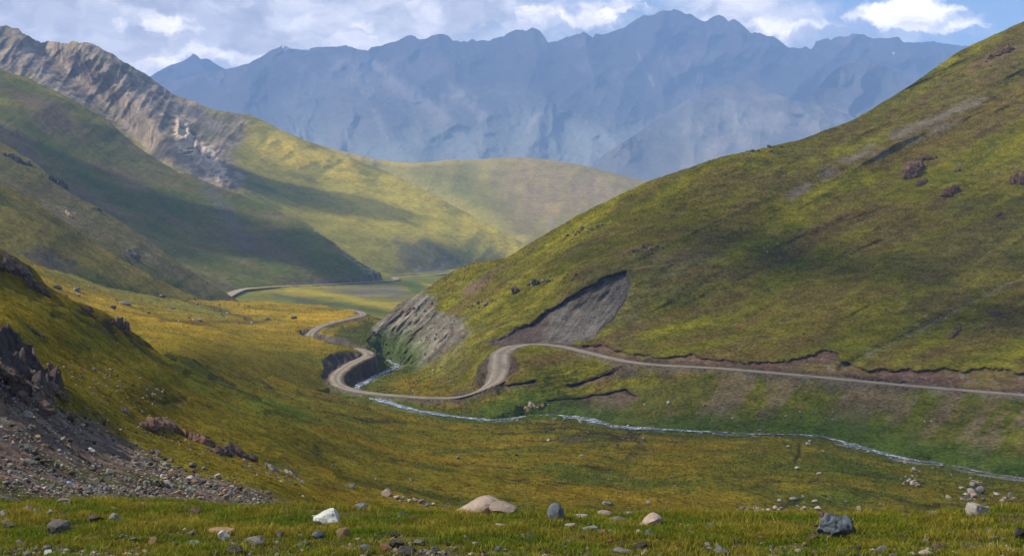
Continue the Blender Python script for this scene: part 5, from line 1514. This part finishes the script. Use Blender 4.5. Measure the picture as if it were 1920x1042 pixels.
outcrop('hillside', [(1780, 636), (1792, 626), (1800, 618)], 5, 16, 12, 'rust', "slanting brown outcrop right of the stony gully on the hillside", 28)
outcrop('hillside', [(965, 550), (974, 546)], 4, 16, 9, 'brown', "larger upright brown outcrop on the hill nose", 29, squash=0.8)
outcrop('hillside', [(1003, 534), (1010, 533)], 3, 14, 6, 'dark', "dark squarish outcrop right of the larger one on the hill nose", 30, squash=0.9)
outcrop('hillside', [(1024, 530), (1036, 526)], 3, 8, 7, 'dark', "low dark outcrop, right end of the row on the hill nose", 31)
outcrop('hillside', [(1206, 472), (1230, 466)], 3, 7, 9, 'rust', "thin reddish outcrop above the slip scar", 32, squash=1.0)
outcrop('hillside', [(905, 575), (915, 570)], 3, 8, 6, 'grey', "grey outcrop below the row on the hill nose", 33, squash=1.0)
outcrop('hillside', [(1848, 118), (1878, 100), (1900, 90)], 6, 10, 16, 'rust', "stretched orange brown rubble outcrop under the top right crest", 34, squash=1.0)
outcrop('spur', [(96, 336), (112, 345), (126, 356)], 6, 22, 16, 'dark', "dark jagged outcrop on the crest of the grey spur", 40)
outcrop('spur', [(10, 292), (40, 305), (62, 312)], 8, 16, 14, 'dark', "dark broken outcrop near the left border on the grey spur", 41)
outcrop('spur', [(178, 392), (190, 398)], 4, 12, 8, 'dark', "small dark outcrop lower on the crest of the grey spur", 42)
outcrop('spur', [(124, 396), (134, 410)], 5, 9, 8, 'tan', "pale tan outcrop in the middle of the grey spur", 43, squash=0.8)
outcrop('spur', [(236, 472), (250, 482), (262, 488)], 6, 14, 12, 'grey', "grey outcrop low on the grey spur with a reddish patch", 44, squash=0.9)

# a scrap of litter on the scree
p = spot('meadow', 130, 907)
vv, ff = rock_verts(950, 2, 8, 0.25)
ml = bpy.data.materials.new("blue_plastic"); ml.use_nodes = True
principled(NT(ml.node_tree), (0.22, 0.50, 0.62), 0.35, 0.5)
o = mesh_obj("litter", vv * np.array([0.09, 0.06, 0.06]), ff, ml); o.location = p
set_props(o, "crumpled pale blue scrap of plastic on the scree slope", "litter")

# ------------------------------------------------------------------ grass of the foreground turf
rs = np.random.RandomState(3)


def grass(n, y0, y1):
    y = y0 + (y1 - y0) * rs.rand(n); x = (rs.rand(n) - 0.5) * 2 * 0.47 * y
    dens = fbm(x / 1.1, y / 1.1, 4, 180)
    keep = rs.rand(n) < np.clip(0.62 + dens * 1.6 + fbm(x / 0.22, y / 0.22, 3, 185) * 1.1 - 0.35 * sstep(10.6, 9.3, y), 0.04, 1)
    x, y = x[keep], y[keep]; n = len(x)
    z = fg_z(x, y)
    tuft = fbm(x / 0.35, y / 0.35, 3, 181); tone = fbm(x / 0.9, y / 0.9, 4, 182)
    h = (0.022 + 0.036 * rs.rand(n)) * (1 + 1.5 * np.clip(tuft, -0.45, 1)) * (1 + 0.6 * np.clip(tone, -0.4, 1))
    a = rs.rand(n) * 6.283; lean = h * (0.25 + 0.6 * rs.rand(n)); la = rs.rand(n) * 6.283
    w = 0.0022 + 0.0034 * rs.rand(n)
    b1 = np.stack([x - np.cos(a) * w, y - np.sin(a) * w, z - 0.004], 1); b2 = np.stack([x + np.cos(a) * w, y + np.sin(a) * w, z - 0.004], 1)
    mx, my = x + np.cos(la) * lean * 0.35, y + np.sin(la) * lean * 0.35
    m1 = np.stack([mx - np.cos(a) * w * 0.7, my - np.sin(a) * w * 0.7, z + h * 0.6], 1); m2 = np.stack([mx + np.cos(a) * w * 0.7, my + np.sin(a) * w * 0.7, z + h * 0.6], 1)
    tp = np.stack([x + np.cos(la) * lean, y + np.sin(la) * lean, z + h], 1)
    V = np.stack([b1, b2, m1, m2, tp], 1).reshape(-1, 3)
    i = np.arange(n)[:, None] * 5
    Fc = np.concatenate([i + np.array([[0, 1, 3]]), i + np.array([[0, 3, 2]]), i + np.array([[2, 3, 4]])])
    dry = np.clip(0.48 + tone * 1.2 + 0.5 * (rs.rand(n) - 0.5), 0, 1)[:, None]
    c = np.array([[0.110, 0.165, 0.014]]) * (1 - dry) + np.array([[0.30, 0.235, 0.035]]) * dry
    c = c * (0.6 + 0.8 * rs.rand(n))[:, None] * (1 + 0.5 * np.clip(tuft, -0.6, 0.6))[:, None]
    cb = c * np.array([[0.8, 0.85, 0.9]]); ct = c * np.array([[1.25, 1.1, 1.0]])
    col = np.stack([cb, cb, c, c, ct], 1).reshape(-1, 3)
    return V, Fc, col


mg = bpy.data.materials.new("grass_blade"); mg.use_nodes = True
g = NT(mg.node_tree)
at = g.n('ShaderNodeAttribute', attribute_name='albedo')
df = g.n('ShaderNodeBsdfDiffuse'); g.link(at.outputs['Color'], df.inputs[0])
tl = g.n('ShaderNodeBsdfTranslucent'); g.link(at.outputs['Color'], tl.inputs[0])
ms = g.n('ShaderNodeMixShader'); ms.inputs[0].default_value = 0.4
g.link(df.outputs[0], ms.inputs[1]); g.link(tl.outputs[0], ms.inputs[2])
out = g.n('ShaderNodeOutputMaterial'); g.link(ms.outputs[0], out.inputs[0])
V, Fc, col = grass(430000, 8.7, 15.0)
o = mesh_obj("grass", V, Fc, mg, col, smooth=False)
o['kind'] = 'stuff'



def tussocks(lay, n, seed, py0, py1, hgt):
    L = LAYERS[lay]; r = np.random.RandomState(seed)
    ok = (L['col'][..., 2] < 0.03) & (L['road'] > 4.5) & (L['stream'] > 3.0) & (L['PY'] > py0) & (L['PY'] < py1)
    idx = np.nonzero(ok.ravel())[0]
    i = idx[r.randint(0, len(idx), n)]
    x, y, z = (L[k].ravel()[i] for k in 'XYZ')
    c = L['col'].reshape(-1, 3)[i] * (1.0 + 0.7 * r.rand(n))[:, None]
    k = y / F
    jx = (r.rand(n) - 0.5) * 2.5 * k
    x = x + jx
    V, Fc, Cl = [], [], []
    for b in range(3):
        a = r.rand(n) * 6.283; h = hgt * k * (0.5 + r.rand(n)); w = h * (0.5 + 0.6 * r.rand(n)); ln = h * 0.5
        la = r.rand(n) * 6.283
        p = np.stack([np.stack([x - np.cos(a) * w, y - np.sin(a) * w, z - 0.3 * h], 1), np.stack([x + np.cos(a) * w, y + np.sin(a) * w, z - 0.3 * h], 1),
                      np.stack([x + np.cos(la) * ln, y + np.sin(la) * ln, z + h], 1)], 1).reshape(-1, 3)
        V.append(p); Cl.append(np.repeat(c * (0.8 + 0.4 * r.rand(n))[:, None], 3, 0))
        Fc.append(np.arange(3 * n).reshape(n, 3) + b * 3 * n)
    o = mesh_obj("grass", np.concatenate(V), np.concatenate(Fc), mg, np.concatenate(Cl), smooth=False)
    o['kind'] = 'stuff'


tussocks('meadow', 42000, 21, 600, 990, 1.7)
tussocks('hillside', 30000, 22, -100, 990, 1.1)
tussocks('meadow_terrace', 14000, 23, 400, 900, 1.3)

# ------------------------------------------------------------------ drifting clouds overhead, above the picture, that shade parts of the valley
def cloud_over(px, py, y, sizes, seed, acc):
    r = random.Random(seed)
    P = Vector(unproject(px, py, y))
    c = P + SUN * ((2350 - P.z) / SUN.z)
    for (dx, dy, rad) in sizes:
        vv, ff = CLOUDBALL
        q = vv * rad
        n = fbm(q[:, 0] / (rad * 0.6) + seed * 7, (q[:, 1] + q[:, 2]) / (rad * 0.6), 4, 190 + seed)
        q = q * (1 + 0.45 * n)[:, None] * np.array([1, 1, 0.4])
        acc[0].append(q + np.array([c.x + dx, c.y + dy, c.z])); acc[1].append(ff + acc[2]); acc[2] += len(vv)


bm = bmesh.new(); bmesh.ops.create_icosphere(bm, subdivisions=4, radius=1)
CLOUDBALL = (np.array([v.co[:] for v in bm.verts]), np.array([[v.index for v in f.verts] for f in bm.faces])); bm.free()
acc = [[], [], 0]
cloud_over(1350, 620, 380, [(0, 0, 95), (90, 60, 100), (150, 130, 110), (60, -110, 95), (-40, -150, 90), (10, 90, 60), (170, 10, 90)], 3, acc)
mc = bpy.data.materials.new("cloud"); mc.use_nodes = True
md = bpy.data.materials.new("dense_cloud"); md.use_nodes = True
g = NT(md.node_tree)
df = g.n('ShaderNodeBsdfDiffuse'); df.inputs[0].default_value = (0.85, 0.85, 0.86, 1)
tr = g.n('ShaderNodeBsdfTransparent')
ms = g.n('ShaderNodeMixShader'); ms.inputs[0].default_value = 0.55
g.link(df.outputs[0], ms.inputs[1]); g.link(tr.outputs[0], ms.inputs[2])
out = g.n('ShaderNodeOutputMaterial'); g.link(ms.outputs[0], out.inputs[0])
g = NT(mc.node_tree)
df = g.n('ShaderNodeBsdfDiffuse'); df.inputs[0].default_value = (0.85, 0.85, 0.86, 1)
tr = g.n('ShaderNodeBsdfTransparent')
ms = g.n('ShaderNodeMixShader'); ms.inputs[0].default_value = 0.91      # thin cloud: some sun comes through
g.link(df.outputs[0], ms.inputs[1]); g.link(tr.outputs[0], ms.inputs[2])
out = g.n('ShaderNodeOutputMaterial'); g.link(ms.outputs[0], out.inputs[0])
o = mesh_obj("clouds", np.concatenate(acc[0]), np.concatenate(acc[1]), mc)
o['kind'] = 'stuff'
acc = [[], [], 0]
cloud_over(640, 372, 2000, [(0, 0, 85), (-90, -40, 100), (-170, 0, 80)], 1, acc)
cloud_over(860, 455, 1850, [(0, 0, 45), (70, 30, 40)], 4, acc)
cloud_over(560, 470, 1300, [(0, 0, 70), (-80, 20, 90), (-170, 60, 80), (40, -50, 45)], 5, acc)
cloud_over(60, 330, 1150, [(0, 0, 80), (-90, 40, 90)], 6, acc)
o = mesh_obj("clouds", np.concatenate(acc[0]), np.concatenate(acc[1]), md)
o['kind'] = 'stuff'
